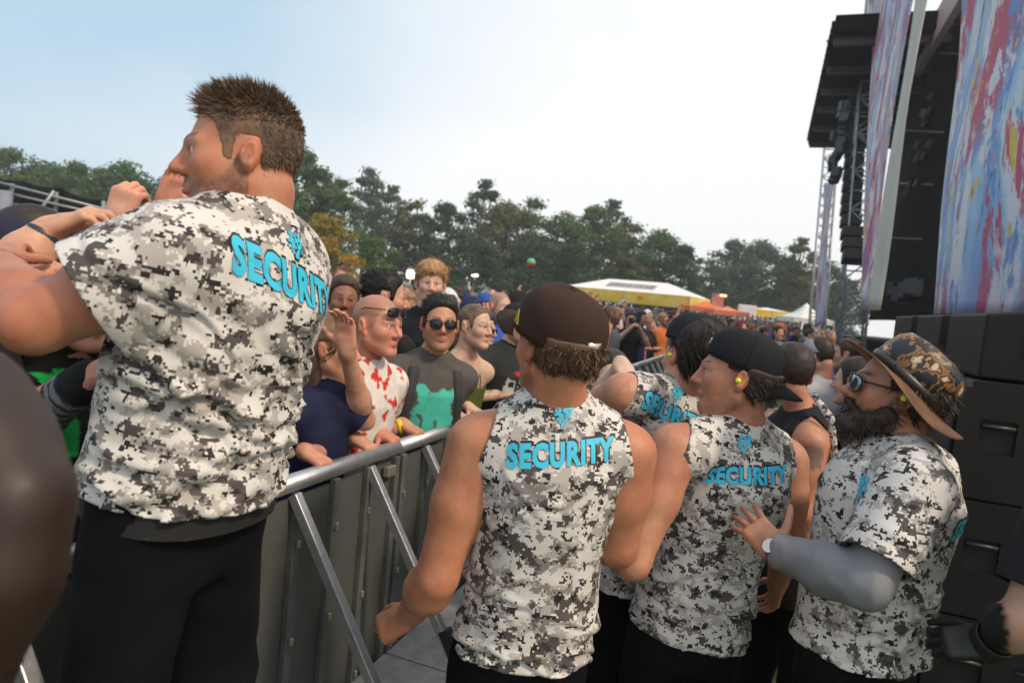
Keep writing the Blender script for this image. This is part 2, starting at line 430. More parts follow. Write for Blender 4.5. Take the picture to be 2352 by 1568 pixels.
def head_color(q, base, o):
    s = np.abs(q[:, 0]); y = q[:, 1]; z = q[:, 2]
    c = np.tile(np.array(base, float), (len(q), 1))
    def blend(m, col, a=1.0):
        m = np.clip(m, 0, 1)[:, None] * a; c[:] = c * (1 - m) + np.array(col) * m
    face = y > .02
    red = np.array(base) * np.array([1.08, .74, .70])
    blend(np.exp(-((s - .042) ** 2 + (z + .028) ** 2) / .0006) * face, red, .45)
    blend(np.exp(-(s ** 2 + (z + .032) ** 2 + (y - .11) ** 2) / .0003), red, .5)
    blend(((s > .079) & (y < .03) & (y > -.05)) * 1.0, red, .55)
    st = o.get('stubble', 0)
    hc = np.array(o.get('hair_color', (.05, .03, .02)))
    if st:
        w = 1 / (1 + np.exp(-(-.030 - z + .35 * (.085 - y) * (y < .05) * 0) / .006)) * (z > -.16)
        line = np.interp(y, [-.02, .01, .03, .06, .085], [.01, .0, -.035, -.05, -.048])
        w = np.clip((line - z) / .014, 0, 1) * (y > -.012) * (z > -.135)
        lip = np.exp(-((s / .022) ** 2 + ((z + .066) / .009) ** 2) ** 2)
        nz_ = .75 + .35 * vnoise(q * 260)
        blend(w * (1 - lip) * nz_, hc, st)
        blend(((s < .026) & (z < -.043) & (z > -.056) & (y > .07)) * nz_, hc, st)
    blend(np.exp(-(((s) / .021) ** 2 + ((z + .0665) / .0085) ** 2) ** 2) * (y > .078), np.array(base) * np.array([.92, .50, .50]), .8)
    if o.get('brows', True):
        bz = .0265 + .004 * np.sin(np.clip((s - .012) / .036, 0, 1) * 2.6)
        blend(np.exp(-(((z - bz) / .0045) ** 2)) * ((s > .011) & (s < .050) & (y > .06)), o.get('brow_color', hc * .9), .85)
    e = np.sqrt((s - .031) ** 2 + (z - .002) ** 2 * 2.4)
    eye = (y > .083) & (y < .096)
    dist = np.sqrt((s - .031) ** 2 + (y - .0765) ** 2 + (z - .002) ** 2)
    white = eye & (dist < .0152) & (np.abs(z - .0015) < .0062) & (np.abs(s - .031) < .0115)
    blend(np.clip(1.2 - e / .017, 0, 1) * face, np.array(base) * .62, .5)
    blend(white * 1.0, (.62, .58, .55))
    blend((white & (np.abs(s - .031) < .0055)) * 1.0, o.get('iris', (.06, .05, .045)))
    blend((eye & (np.abs(z - .0085) < .0022) & (np.abs(s - .031) < .0135)) * 1.0, (.04, .025, .02), .8)
    b = o.get('buzz')
    if b:
        w = np.clip((z - hair_line(y)) / .008, 0, 1) * (.7 + .3 * vnoise(q * 300)); blend(w * (s < .082), b, .85)
    return c
def hand_prims(F, w, d, back, side, curl=(25, 30, 20), spread=4, thumb=(35, 25), sc=1.0, curls=None):
    """hand at wrist w pointing along d, its back facing `back`; side +1 = the thumb lies towards d x back, -1 the other way"""
    x = nrm(d); z = nrm(np.asarray(back, float) - np.dot(back, x) * x); y = np.cross(z, x) * side
    R = np.stack([x, y, z], 1); o = np.asarray(w, float)
    T = lambda a: o + R @ (np.asarray(a, float) * sc)
    F.box(T((.048, 0, 0)), np.array([.048, .040, .0145]) * sc, .013 * sc, R, k=.012)
    F.cap(T((-.02, 0, 0)), T((.03, .0, 0)), .027 * sc, .022 * sc, k=.022)
    F.ell(T((.030, .022, -.010)), np.array([.030, .018, .015]) * sc, R, k=.012)
    ys = (.0305, .0105, -.0100, -.0290); ln = (.076, .084, .078, .060); rr = (.0092, .0094, .0090, .0080); bx = (.092, .096, .091, .084)
    for i in range(4):
        cu = curls[i] if curls else curl
        p = np.array([bx[i] - .008, ys[i], .002]); a = 0.0; sp = RAD(spread * (1.5 - i))
        for j, fr in enumerate((.46, .30, .24)):
            a += RAD(cu[j]); v = np.array([math.cos(a) * math.cos(sp), math.sin(sp) * math.cos(a), -math.sin(a)]) * ln[i] * fr
            r0 = rr[i] * (1, .95, .86)[j]; r1 = rr[i] * (.95, .86, .74)[j]
            F.cap(T(p), T(p + v), r0 * sc, r1 * sc, k=.004)
            p = p + v
    p = np.array([.018, .030, -.006]); a = RAD(thumb[0]); dn = RAD(thumb[1])
    for j, (l, r0, r1) in enumerate(((.045, .0135, .0115), (.033, .0108, .0098), (.027, .0098, .0080))):
        v = np.array([math.cos(a) * math.cos(dn), math.sin(a) * math.cos(dn), -math.sin(dn)]) * l
        F.cap(T(p), T(p + v), r0 * sc, r1 * sc, k=.008 if j == 0 else .004); p = p + v; a -= RAD(thumb[2] if len(thumb) > 2 else 14)
    return T((.09, 0, 0))
def strands(pts, nrms, dirs, length, width, color, rng, jitter=.35, cvar=.35, lift=.5, curl=0):
    n = len(pts); L = length * (0.55 + .9 * rng.rand(n))
    lift = np.asarray(lift, float).reshape(-1, 1); d = dirs * (1 - lift) + nrms * lift + rng.randn(n, 3) * jitter
    d /= np.linalg.norm(d, axis=1, keepdims=True) + 1e-9
    side = np.cross(d, nrms + rng.randn(n, 3) * .4); side /= np.linalg.norm(side, axis=1, keepdims=True) + 1e-9
    w = width * (.6 + .8 * rng.rand(n))[:, None]
    base = pts - nrms * .003
    bend = dirs * .35 - nrms * .12 + rng.randn(n, 3) * (.15 + curl)
    m = base + d * L[:, None] * .5; t = base + d * L[:, None] + bend * L[:, None] * .45
    v = np.stack([base - side * w, base + side * w, m - side * w * .8, m + side * w * .8, t], 1).reshape(-1, 3)
    b = np.arange(n)[:, None] * 5
    f = np.concatenate([b + np.array([0, 1, 3]), b + np.array([0, 3, 2]), b + np.array([2, 3, 4])], 0)
    c = np.repeat(np.array(color)[None] * (1 + cvar * (rng.rand(n, 1) * 2 - 1)), 5, 0)
    return v, f, c
def hair_mesh(C, R, sc, o, parent, h=.0062):
    """hair grown on the head: a base shell and, near the camera, locks over it"""
    th = o.get('thick', .010); line = o.get('line', hair_line); top = o.get('top', 0.012); back = o.get('back', 0.0)
    fat = o.get('fat', 1)
    def ev(p):
        q = (p - C) @ R / sc
        t = th + top * np.clip((q[:, 2] - .03) / .07, 0, 1) + back * np.clip((-q[:, 1] - .02) / .06, 0, 1)
        cutz = q[:, 2] - line(q[:, 1]); t = t * np.clip(.12 + cutz / .022, .12, 1)
        t = t + o.get('lump', .0018) * vnoise(q * o.get('lumpf', 55))
        d = head_sdf(q, fat, ears=False) - t
        cut = line(q[:, 1]) - q[:, 2]
        if 'cap' in o: cut = np.maximum(cut, q[:, 2] - o['cap'](q[:, 1]))
        dd = smax(d, cut, .008)
        for e in o.get('extra', []): dd = smin(dd, e(q), .02)
        return dd * sc
    lo, hi = C - .2, C + .19
    if 'extra' in o: lo = C - .36
    v, f = polygonise(ev, lo, hi, h)
    if len(f) == 0: return None
    rng = np.random.RandomState(o.get('seed', 3))
    q = (v - C) @ R / sc; nn = normals(v, f)
    hc = np.array(o['hair_color'])
    col = hc[None] * (1 + .45 * vnoise(q * np.array([90, 45, 45]))[:, None])
    if 'roots' in o:
        m = np.clip((line(q[:, 1]) + o['roots'][1] - q[:, 2]) / o['roots'][1], 0, 1)[:, None]; col = col * (1 - m) + np.array(o['roots'][0]) * m
    n = o.get('strands', 0)
    if n:
        w = np.ones(len(v))
        if 'roots' in o: w = np.clip((q[:, 2] - line(q[:, 1])) / .06, .25, 1)
        pick = rng.choice(len(v), n, p=w / w.sum())
        pts, ns, qq = v[pick] + rng.randn(n, 3) * .002, nn[pick], q[pick]
        fl = o.get('flow')
        dl = fl(qq) if fl is not None else np.tile([0, -.6, -.8], (n, 1))
        L = o.get('slen', .03); L = L(qq) if callable(L) else np.full(n, L)
        if 'cap' in o: L = L * (qq[:, 2] < o['cap'](qq[:, 1]) - .012)
        sv, sf, scol = strands(pts, ns, dl @ R.T, L * sc, o.get('swid', .0016), hc, rng, o.get('jit', .3), .5, o['lift'](qq) if callable(o.get('lift')) else o.get('lift', .45), o.get('curl', 0))
        f3 = np.concatenate([f[:, [0, 1, 2]], f[:, [0, 2, 3]], sf + len(v)]); vv = np.concatenate([v, sv]); cc = np.concatenate([col, scol])
        if 'roots' in o:
            ms = np.repeat(np.clip((line(qq[:, 1]) + o['roots'][1] - qq[:, 2]) / o['roots'][1], 0, 1), 5)[:, None]; cc[len(v):] = cc[len(v):] * (1 - ms) + np.array(o['roots'][0]) * ms * (.6 + .5 * rng.rand(len(ms), 1))
        return mk('hair', vv, f3, HAIR, parent, True, cc)
    return mk('hair', v, f, HAIR, parent, True, col)
# ------------------------------------------------------------------ people
TT = np.array([-.16, 0, .12, .30, .42, .60, .75, .88, 1.0])
TA = np.array([.150, .150, .172, .162, .158, .172, .186, .168, .070])
TB = np.array([.100, .100, .122, .116, .113, .124, .128, .098, .060])
SA = np.array([.188, .186, .184, .176, .172, .182, .192, .176, .082])     # the same for a shirt hanging over it
SB = np.array([.138, .136, .134, .128, .126, .134, .138, .110, .074])
def torso_fn(p0, p1, lat, A, B, T=TT, off=None, n=2.3):
    p0 = np.asarray(p0, float); ax = np.asarray(p1, float) - p0; L = np.linalg.norm(ax); ax = ax / L
    lat = nrm(lat - np.dot(lat, ax) * ax); fw = np.cross(ax, lat)         # lat = the person's right, fw = front
    off = np.zeros(len(T)) if off is None else off
    def fn(p):
        q = p - p0; t = (q @ ax) / L; tc = np.clip(t, T[0], T[-1])
        a = np.interp(tc, T, A); b = np.interp(tc, T, B); o = np.interp(tc, T, off)
        x = np.abs(q @ lat) / a; y = np.abs((q @ fw) - o) / b
        s = (x ** n + y ** n) ** (1 / n)
        d = (s - 1) * np.minimum(a, b) * .95
        e = np.abs(t - tc) * L
        return np.where(e > 0, np.sqrt(np.maximum(d, 0) ** 2 + e * e), d)
    M = max(max(A), max(B)) + max(abs(off))
    q0 = p0 + ax * L * T[0]; q1 = p0 + ax * L * T[-1]
    return fn, np.minimum(q0, q1) - M, np.maximum(q0, q1) + M, lat, fw, ax, L
def shirt_frame(v, p0, ax, lat, fw, L):
    q = v - p0; return np.stack([q @ lat, q @ fw, q @ ax], 1)
def cloth_folds(r, amp, kind, seed=0):
    """push of the cloth along its normal; r = place in the torso's frame"""
    o = seed * 3.7
    if amp <= 0: return np.zeros(len(r))
    w = .25 * np.stack([vnoise(r * 5 + o), vnoise(r * 5 + 9 + o), vnoise(r * 5 + 21 + o)], 1)
    def crease(x): x = np.clip(-x, -1, 1); return np.sign(x) * np.abs(x) ** 1.25
    if kind == 'cross':       # strong slanting drag lines
        x = crease(ridge(np.stack([r[:, 0] * 2.6 + r[:, 2] * 2, r[:, 1] * 2.6, r[:, 2] * 11 - r[:, 0] * 6 + r[:, 1] * 2], 1) + w * 2.4 + o))
        y = crease(ridge(np.stack([r[:, 0] * 4, r[:, 1] * 4, r[:, 2] * 19 + r[:, 0] * 7], 1) + w * 3 + 7 + o))
        up = np.clip((r[:, 2] - .42) / .16, 0, 1)
        return amp * (.72 * x + .42 * y) * (.65 + .7 * vnoise(r * 3.4 + 3 + o)) * (1 - .62 * up)
    if kind == 'hang':        # soft vertical folds, bunched near the hem
        x = crease(ridge(np.stack([r[:, 0] * 6.5 + r[:, 2] * 1.2, r[:, 1] * 6.5, r[:, 2] * 2.2], 1) + w * 2 + o))
        y = crease(ridge(np.stack([r[:, 0] * 3, r[:, 1] * 3, r[:, 2] * 13 + r[:, 0] * 5], 1) + w * 3 + 5 + o))
        lo = np.clip((.30 - r[:, 2]) / .2, 0, 1); up = np.clip((r[:, 2] - .40) / .16, 0, 1)
        return amp * (.6 * x * (1 - .55 * lo) + .95 * y * lo) * (.75 + .6 * vnoise(r * 3.0 + o)) * (1 - .55 * up)
    x = ridge(r * 9 + w * 3 + o); return amp * .6 * x
def drag_lines(r, spec, seed):
    """crisp pulled folds: (count, height range, slope range, depth, half width, length)"""
    rng = np.random.RandomState(seed); th = np.arctan2(r[:, 0], -r[:, 1]); u = th * .2; z = r[:, 2]; out = np.zeros(len(r))
    for n, zr, sl, A, sg, ln in spec:
        for i in range(n):
            u0 = rng.uniform(-.35, .35); z0 = rng.uniform(*zr); k = rng.uniform(*sl); c = rng.uniform(-1.2, 1.2); a = A * rng.uniform(.5, 1.2); s = sg * rng.uniform(.7, 1.4); l = ln * rng.uniform(.5, 1.3)
            du = u - u0; d = (z - z0 - k * du - c * du * du + .012 * np.sin(du * 34 + i)) / math.sqrt(1 + k * k)
            w = np.exp(-(du / l) ** 4) * (1 - .35 * np.abs(du / l).clip(0, 1))
            out += a * w * (np.exp(-(d / s) ** 2) - .9 * np.exp(-((d + 1.5 * s) / (s * .7)) ** 2))
    return out
DRAG = {'cross': [(26, (.02, .46), (-.75, .15), .011, .011, .16), (14, (.0, .30), (-.2, .35), .010, .012, .2)],
        'hang': [(16, (-.03, .20), (-.35, .35), .011, .011, .13), (12, (.12, .50), (-2.6, 2.6), .007, .012, .05), (6, (.30, .55), (-.9, .9), .005, .010, .09)]}
class Person: pass
SHR = np.array([.02, .02, .02, .022, .022, .022, .020, .006, 0])
def person(label, S, cat='person', group=None, name='person'):
    """S: the figure's measures, joints (world places) and clothes"""
    p = Person(); H = S.get('H', 1.80); k = H / 1.83; g = S.get('g', 1.0); far = S.get('far', False)
    yaw = S['yaw']; Fv = V(-math.sin(RAD(yaw)), math.cos(RAD(yaw)), 0); Rt = V(Fv[1], -Fv[0], 0)
    hip = np.asarray(S['hip'], float); neck = np.asarray(S['neck'], float); gz = S.get('gz', 0.0)
    root = empty(name, S.get('foot', (hip[0], hip[1], gz))); tag(root, label, cat, group); p.root = root
    tw, td = S.get('tw', 1.0), S.get('td', 1.0); skin = S['skin']
    sc_a = k * tw; sc_b = k * td
    Rt2 = rotm(0, 0, 0) @ Rt + V(0, 0, S.get('tilt', 0))
    belly = S.get('belly', 0)
    bo = belly * np.interp(TT, [0, .25, .6, .8], [0.3, 1, .6, 0])
    F = Field()
    fn, lo, hi, lat, fw, ax, L = torso_fn(hip, neck, Rt2, TA * sc_a - SHR, TB * sc_b - SHR + bo * .4, off=bo * .5)
    F.add(fn, lo, hi, .02)
    p.hip, p.lat, p.fw, p.ax, p.L = hip, lat, fw, ax, L
    # head and neck
    HC = np.asarray(S['head'], float); HR = rotm(S.get('hyaw', yaw), S.get('hpitch', 0), S.get('hroll', 0)); hs = S.get('hs', 1.0) * (0.96 + .04 * k)
    p.HC, p.HR, p.hs = HC, HR, hs
    ho = dict(S.get('face', {})); fat = ho.get('fat', 1.0)
    F.add(lambda q: head_sdf((q - HC) @ HR / hs, fat, ho.get('nose', 1.0)) * hs, HC - .14 * hs, HC + .14 * hs, .02, m=.05)
    nr = S.get('nr', .054) * k
    F.cap(neck + ax * -.03, HC + HR @ V(0, -.040, -.055) * hs, nr * 1.06, nr * .95, k=.018)
    sh = {}
    sw = S.get('sw', .178) * k * (.5 + .5 * tw)
    for sd_, nm in ((1, 'R'), (-1, 'L')):
        sh[nm] = np.asarray(S['sh' + nm], float) if 'sh' + nm in S else hip + ax * L * .855 + lat * sd_ * sw
        F.cap(neck + (HC - neck) * .12, sh[nm] * .75 + neck * .25 + ax * .012, .036 * k * g, .040 * k * g, k=.05)
    p.sh = sh
    boxes = []; hb = .155 * hs
    boxes.append((HC - hb, HC + hb, S.get('hh', .0044 if HC[1] < 2.3 else .0052)))
    arms = {}
    for nm, sg in (('R', 1), ('L', -1)):
        a = S.get('arm' + nm)
        if a is None: continue
        el, wr = np.asarray(a[0], float), np.asarray(a[1], float); hd = a[2] if len(a) > 2 else {}
        s0 = sh[nm]; arms[nm] = (s0, el, wr)
        u = el - s0; m1 = s0 + u * .45
        F.cap(s0, m1, .066 * k * g, .056 * k * g, k=.05); F.cap(m1, el, .056 * k * g, .043 * k * g, k=.03)
        w_ = wr - el; m2 = el + w_ * .3
        F.cap(el, m2, .043 * k * g, .047 * k * g, k=.02); F.cap(m2, wr, .047 * k * g, .029 * k * (.5 + .5 * g), k=.03)
        dr = hd.get('dir', nrm(w_)); bk = hd.get('back', fw)
        c = hand_prims(F, wr, dr, bk, sg if not hd.get('flip') else -sg, hd.get('curl', (25, 30, 20)), hd.get('spread', 4), hd.get('thumb', (35, 25)), hd.get('sc', 1.0) * k, hd.get('curls'))
        boxes.append((c - .115, c + .115, S.get('hhand', .0052 if HC[1] < 2.3 else .0066)))
    # legs
    fy = S.get('fyaw', yaw); Ff = V(-math.sin(RAD(fy)), math.cos(RAD(fy)), 0); Rf = V(Ff[1], -Ff[0], 0)
    legs = []
    fc = np.array(root.location)
    for sd_ in (1, -1):
        h0 = hip + lat * sd_ * .085 * k * tw + V(0, 0, .04); an = V(fc[0], fc[1], gz + .085) + Rf * sd_ * S.get('stance', .12) + Ff * (.06 * sd_ * S.get('stride', .5))
        kn = (h0 + an) / 2 + Ff * .035 + V(0, 0, .02)
        legs.append((h0, kn, an))
        F.cap(h0, kn, .066 * k * tw, .052 * k, k=.02); F.cap(kn, an, .052 * k, .038 * k, k=.02)
    # the body itself
    hc = S.get('h', .011) * 1.35
    if S.get('body', True):
        lo, hi = F.bounds()
        v, f = polygonise(F.ev, lo - .01, hi + .01, hc)
        vs, fs = [], []; inside = np.zeros(len(f), bool)
        for b0, b1, hh in boxes:
            ins = ((v > b0 + hc * .9) & (v < b1 - hc * .9)).all(1); inside |= ins[f].all(1)
        f = f[~inside]; v, f = compact(v, f); vs.append(v); fs.append(f); n0 = len(v)
        for b0, b1, hh in boxes:
            v2, f2 = polygonise(F.ev, b0, b1, hh)
            if len(f2): fs.append(f2 + n0); vs.append(v2); n0 += len(v2)
        v = np.concatenate(vs); f = np.concatenate(fs)
        col = np.tile(np.array(skin, float), (len(v), 1)) * (1 + .16 * (vnoise(v * 9) + .6 * vnoise(v * 26) + .5 * vnoise(v * 70))[:, None] * np.array([.35, 1, 1.1]))
        q = (v - HC) @ HR / hs; hm = (np.abs(q) < .135).all(1) & (q[:, 2] > -.125)
        col[hm] = head_color(q[hm], skin, ho)
        for nm in arms:    # knuckles and elbows run redder
            s0, el, wr = arms[nm]
            for c0, rad in ((el, .05), (wr + nrm(wr - el) * .12, .06)):
                m = np.exp(-((v - c0) ** 2).sum(1) / rad ** 2)[:, None] * .35; col = col * (1 - m) + np.array(skin) * np.array([1.06, .80, .74]) * m
        if 'paint' in S: col = S['paint'](v, col, p)
        mk('body', v, f, SKIN_FAR if far else SKIN, root, True, col)
    # clothes ------------------------------------------------------------
    T = S.get('top'); p.shirt = None
    if T:
        kind = T.get('kind', 'tee'); fl = T.get('infl', .0)
        G = Field()
        A = SA * sc_a + fl + T.get('dA', 0); B = SB * sc_b + fl + bo * .6 + T.get('dB', 0)
        if kind == 'tank': A = A - .006
        fn2, lo2, hi2, *_ = torso_fn(hip, neck, Rt2, A, B, off=bo * .5)
        G.add(fn2, lo2, hi2, .02)
        planes = []
        hem = T.get('hem', -.07); hn = -ax + fw * T.get('hemf', 0) + lat * T.get('heml', 0)
        planes.append((hip + ax * L * hem, hn, None))
        nk = neck + (HC - neck) * T.get('collar', .02); nd_ = nrm(nrm(HC - neck) * .8 + ax * .5 + fw * T.get('scoop', .35))
        NR = (.11 + T.get('neck_open', 0)) * k
        for nm, sd_ in (('R', 1), ('L', -1)):
            if kind == 'strap': continue
            G.cap(neck + (HC - neck) * .10, sh[nm] * .72 + neck * .28 + ax * .012, .046 * k * g, .050 * k * g, k=.05)
        planes.append((neck_hole(nk, nd_, nrm(HC - neck) * .6 + ax * .4, nr + T.get('neck_open', .016)), None, None))
        for nm, sd_ in (('R', 1), ('L', -1)):
            if nm not in arms: continue
            s0, el, wr = arms[nm]
            if kind in ('tee', 'long'):
                cu = T.get('cuff', .62); loose = T.get('loose', .014); u = el - s0; m1 = s0 + u * min(cu, 1)
                r0 = .066 * k * g + loose * .8; r1 = (.066 + (.046 - .066) * cu) * k * g + loose * 1.3
                if kind == 'tee':
                    segs = [(s0, s0 + u * (cu + .12), r0, r1)]; end, en = m1, nrm(u)
                else:
                    w_ = wr - el; cf = T.get('fore', .93); re = .046 * k * g + loose
                    segs = [(s0, el, r0, re), (el, el + w_ * (cf + .08), re, .034 * k * g + loose * .7)]; end, en = el + w_ * cf, nrm(w_)
                ff = Field()
                for a, b, ra, rb in segs:
                    G.cap(a, b, ra, rb, k=.045); ff.cap(a, b, ra, rb)
                planes.append((end, en, lambda x, ff=ff, fn2=fn2, end=end: (ff.ev(x) < .03) & ((fn2(x) > .012) | (((x - end) ** 2).sum(1) < .1 ** 2)) & (((x - end) ** 2).sum(1) < .2 ** 2)))
            elif kind == 'tank':
                cpt = s0 - lat * sd_ * T.get('arm_in', .012) * k; cn = nrm(lat * sd_ + ax * .28)
                G.cap(s0 - lat * sd_ * .05, s0 + lat * sd_ * .03, .062 * k * g, .062 * k * g, k=.04)
                planes.append((cpt, cn, lambda x, s0=s0: (((x - s0) @ ax) > -.16)))
            elif kind == 'strap':
                planes.append((hip + ax * L * T.get('strap_top', .80), ax, None))
        if 'extra_field' in T: T['extra_field'](G, p)
        lo, hi = G.bounds(); hsz = T.get('h', .0085) * 1.22
        v, f = polygonise(G.ev, lo - .01, hi + .01, hsz)
        v = smooth_mesh(v, f, 1, .4)
        r = shirt_frame(v, hip, ax, lat, fw, L)
        nn = normals(v, f)
        am = T.get('amp', .006); v_flat = v - nn * .0055
        if am:
            push = cloth_folds(r, am, T.get('folds', 'hang'), T.get('seed', 0)) * np.clip((.96 - r[:, 2] / L) / .18, .15, 1)
            if T.get('drag', am > .02): push = push * .6 + drag_lines(r, DRAG[T.get('folds', 'hang')], T.get('seed', 0) + 40)
            v = v + nn * (push[:, None] + am * .25)
        if 'under' in T:      # a second shirt showing below the hem
            vu = v_flat; pu = [(hip + ax * L * (hem - T['under']), hn, None), (hip + ax * L * (hem + .03), -np.asarray(hn), None)]
            vu, fu = clip_mesh(vu, f, pu); ou = mk('undershirt', vu, fu, DYED, root); ou.color = (.022, .022, .024, 1)
        v, f = clip_mesh(v, f, planes)
        # the hood lies open on the shoulders
        mat = T.get('mat', DYED); col = None
        if 'paint' in T: col = T['paint'](v, shirt_frame(v, hip, ax, lat, fw, L), p)
        o = mk(T.get('name', 'shirt'), v, f, mat, root, True, col)
        if 'color' in T: o.color = (*T['color'], 1)
        if mat is CAMO:
            r = shirt_frame(v, hip, ax, lat, fw, L)
            at = o.data.attributes.new('Rest', 'FLOAT_VECTOR', 'POINT'); at.data.foreach_set('vector', (r + T.get('seed', 0) * 1.37).ravel())
        if not far:
            m = o.modifiers.new('solid', 'SOLIDIFY'); m.thickness = .004; m.offset = -1
        p.shirt = o; p.sv, p.sf = v, f
        p.bvh = BVHTree.FromPolygons(v.tolist(), f.tolist())
    Bt = S.get('bottom')
    if Bt is not None:
        G = Field(); fl = -.006
        A = TA * sc_a + fl; B = TB * sc_b + fl + bo * .5
        fn3, lo3, hi3, *_ = torso_fn(hip, neck, Rt2, A, B, off=bo * .45)
        G.add(fn3, lo3, hi3, .02)
        planes = [(hip + ax * L * Bt.get('waist', (S.get('top') or {}).get('hem', -.07) + .035), ax, lambda x: x[:, 2] > hip[2] - .15)]
        short = Bt.get('short', False)
        for h0, kn, an in legs:
            G.cap(h0, kn, .092 * k * tw, .082 * k * g, k=.04); G.cap(kn, an + V(0, 0, -.02), .082 * k * g, .066 * k * g, k=.03)
        planes.append((V(0, 0, gz + (.52 if short else .035)), V(0, 0, -1), None))
        lo, hi = G.bounds(); hi[2] = min(hi[2], hip[2] + .4)
        v, f = polygonise(G.ev, lo - .01, hi + .01, Bt.get('h', .014) * 1.6)
        nn = normals(v, f); v = v + nn * (.006 * ridge(v * np.array([7, 7, 11]) + 3))[:, None]
        v, f = clip_mesh(v, f, planes)
        o = mk(Bt.get('name', 'trousers'), v, f, Bt.get('mat', DYED), root, True)
        if 'color' in Bt: o.color = (*Bt['color'], 1)
        if not far:
            for an in (legs[0][2], legs[1][2]):
                G = Field(); c = V(an[0], an[1], gz)
                G.cap(c + V(0, 0, .04) - Ff * .06, c + Ff * .13 + V(0, 0, .035), .040, .036, k=.02); G.cap(c + V(0, 0, .05) - Ff * .03, c + V(0, 0, .11) - Ff * .03, .045, .045, k=.03)
                lo, hi = G.bounds(); v, f = polygonise(G.ev, lo, hi, .019); v[:, 2] = np.maximum(v[:, 2], gz + .003)
                mk('shoe', v, f, plain('shoe_leather', (.02, .02, .022), .5), root)
    hr = S.get('hair')
    if hr: hair_mesh(HC, HR, hs, {**{'fat': fat}, **hr}, root, hr.get('h', .0064))
    if S.get('glasses'): sunglasses(p, S['glasses'])
    return p
def standing(x, y, H=1.76, yaw=0, hyaw=None, lean=(0, 0), hpitch=0, gz=0, arms='down', **kw):
    """a plain upright figure; arms: down, up, chest, rail or a dict of joints"""
    k = H / 1.83; Fv = V(-math.sin(RAD(yaw)), math.cos(RAD(yaw)), 0); Rt = V(Fv[1], -Fv[0], 0)
    hip = V(x, y, gz + .475 * H); neck = V(x + lean[0], y + lean[1], gz + .845 * H)
    hy = yaw if hyaw is None else hyaw
    hF = V(-math.sin(RAD(hy)), math.cos(RAD(hy)), 0)
    head = neck + V(lean[0] * .35, lean[1] * .35, .090 * H) + hF * .035
    S = dict(H=H, yaw=yaw, hyaw=hy, hip=hip, neck=neck, head=head, hpitch=hpitch, gz=gz)
    sh = lambda s: hip + (neck - hip) * .855 + Rt * s * .178 * k
    for nm, s in (('R', 1), ('L', -1)):
        a = arms[nm] if isinstance(arms, dict) else arms
        s0 = sh(s)
        if a == 'down': S['arm' + nm] = (s0 + Rt * s * .05 * k + V(0, 0, -.30 * k) - Fv * .02, s0 + Rt * s * .05 * k + V(0, 0, -.55 * k) + Fv * .05, dict(back=Rt * s, curl=(22, 28, 18)))
        elif a == 'chest': S['arm' + nm] = (s0 + Rt * s * .04 * k + V(0, 0, -.29 * k) + Fv * .03, s0 - Rt * s * .08 * k + V(0, 0, -.22 * k) + Fv * .26, dict(back=Fv + V(0, 0, .6), curl=(40, 50, 30)))
        elif a == 'up': S['arm' + nm] = (s0 + Rt * s * .10 * k + V(0, 0, .16 * k) + Fv * .16, s0 + Rt * s * .04 * k + V(0, 0, .42 * k) + Fv * .18, dict(back=-Fv, curl=(20, 25, 15)))
        elif a == 'phone': S['arm' + nm] = (s0 + Rt * s * .09 * k + V(0, 0, -.10 * k) + Fv * .22, s0 - Rt * s * .10 * k + V(0, 0, .14 * k) + Fv * .34, dict(back=Rt * s, curl=(50, 60, 30)))
        elif a is not None and not isinstance(a, str): S['arm' + nm] = a
    S.update(kw)
    return S
# ------------------------------------------------------------------ things worn
def hframe(p): return lambda a: p.HC + p.HR @ (np.asarray(a, float) * p.hs)
def sunglasses(p, o):
    T = hframe(p); m = MB(); col = o.get('lens', (.012, .012, .014))
    root = p.root; w = o.get('w', .027); h = o.get('h', .020); z0 = o.get('z', .002); y0 = o.get('y', .108)
    fr = plain('glasses_frame', (.01, .01, .01), .3)
    for s in (-1, 1):
        def ln(u, v_, s=s):
            a = u * 2 * math.pi; rr = v_
            ex = (abs(math.cos(a)) ** .75) * np.sign(math.cos(a)); ez = (abs(math.sin(a)) ** .75) * np.sign(math.sin(a))
            x = s * .033 + ex * w * rr; z = z0 + ez * h * rr - .002
            return T((x, y0 - .6 * max(0, abs(x) - .02) ** 1.0 * abs(x) / .06 * .6 + .004 * (1 - rr), z))
        m.grid(ln, 20, 3)
    o1 = m.build('sunglasses', plain('mirror_lens' if o.get('mirror') else 'dark_lens', o.get('lens', (.015, .015, .018)), .08, o.get('mirror', 0), var=.1, vscale=25), root, True, solid=.0025)
    m = MB()
    for s in (-1, 1):
        rim = []
        for i in range(21):
            a = i / 20 * 2 * math.pi; ex = (abs(math.cos(a)) ** .75) * np.sign(math.cos(a)); ez = (abs(math.sin(a)) ** .75) * np.sign(math.sin(a))
            x = s * .033 + ex * w; rim.append(T((x, y0 - .6 * max(0, abs(x) - .02) * abs(x) / .06 * .6 + .001, z0 + ez * h - .002)))
        m.tube(rim, .0022, 6, False)
        m.tube([T((s * .060, y0 - .022, z0 + .008)), T((s * .074, y0 - .045, z0 + .008)), T((s * .082, .0, z0 + .008)), T((s * .084, -.02, z0))], .0026, 6)
    m.tube([T((-.010, y0 + .001, z0 + .006)), T((0, y0 + .004, z0 + .008)), T((.010, y0 + .001, z0 + .006))], .0022, 6)
    m.build('frame', fr, o1, True)
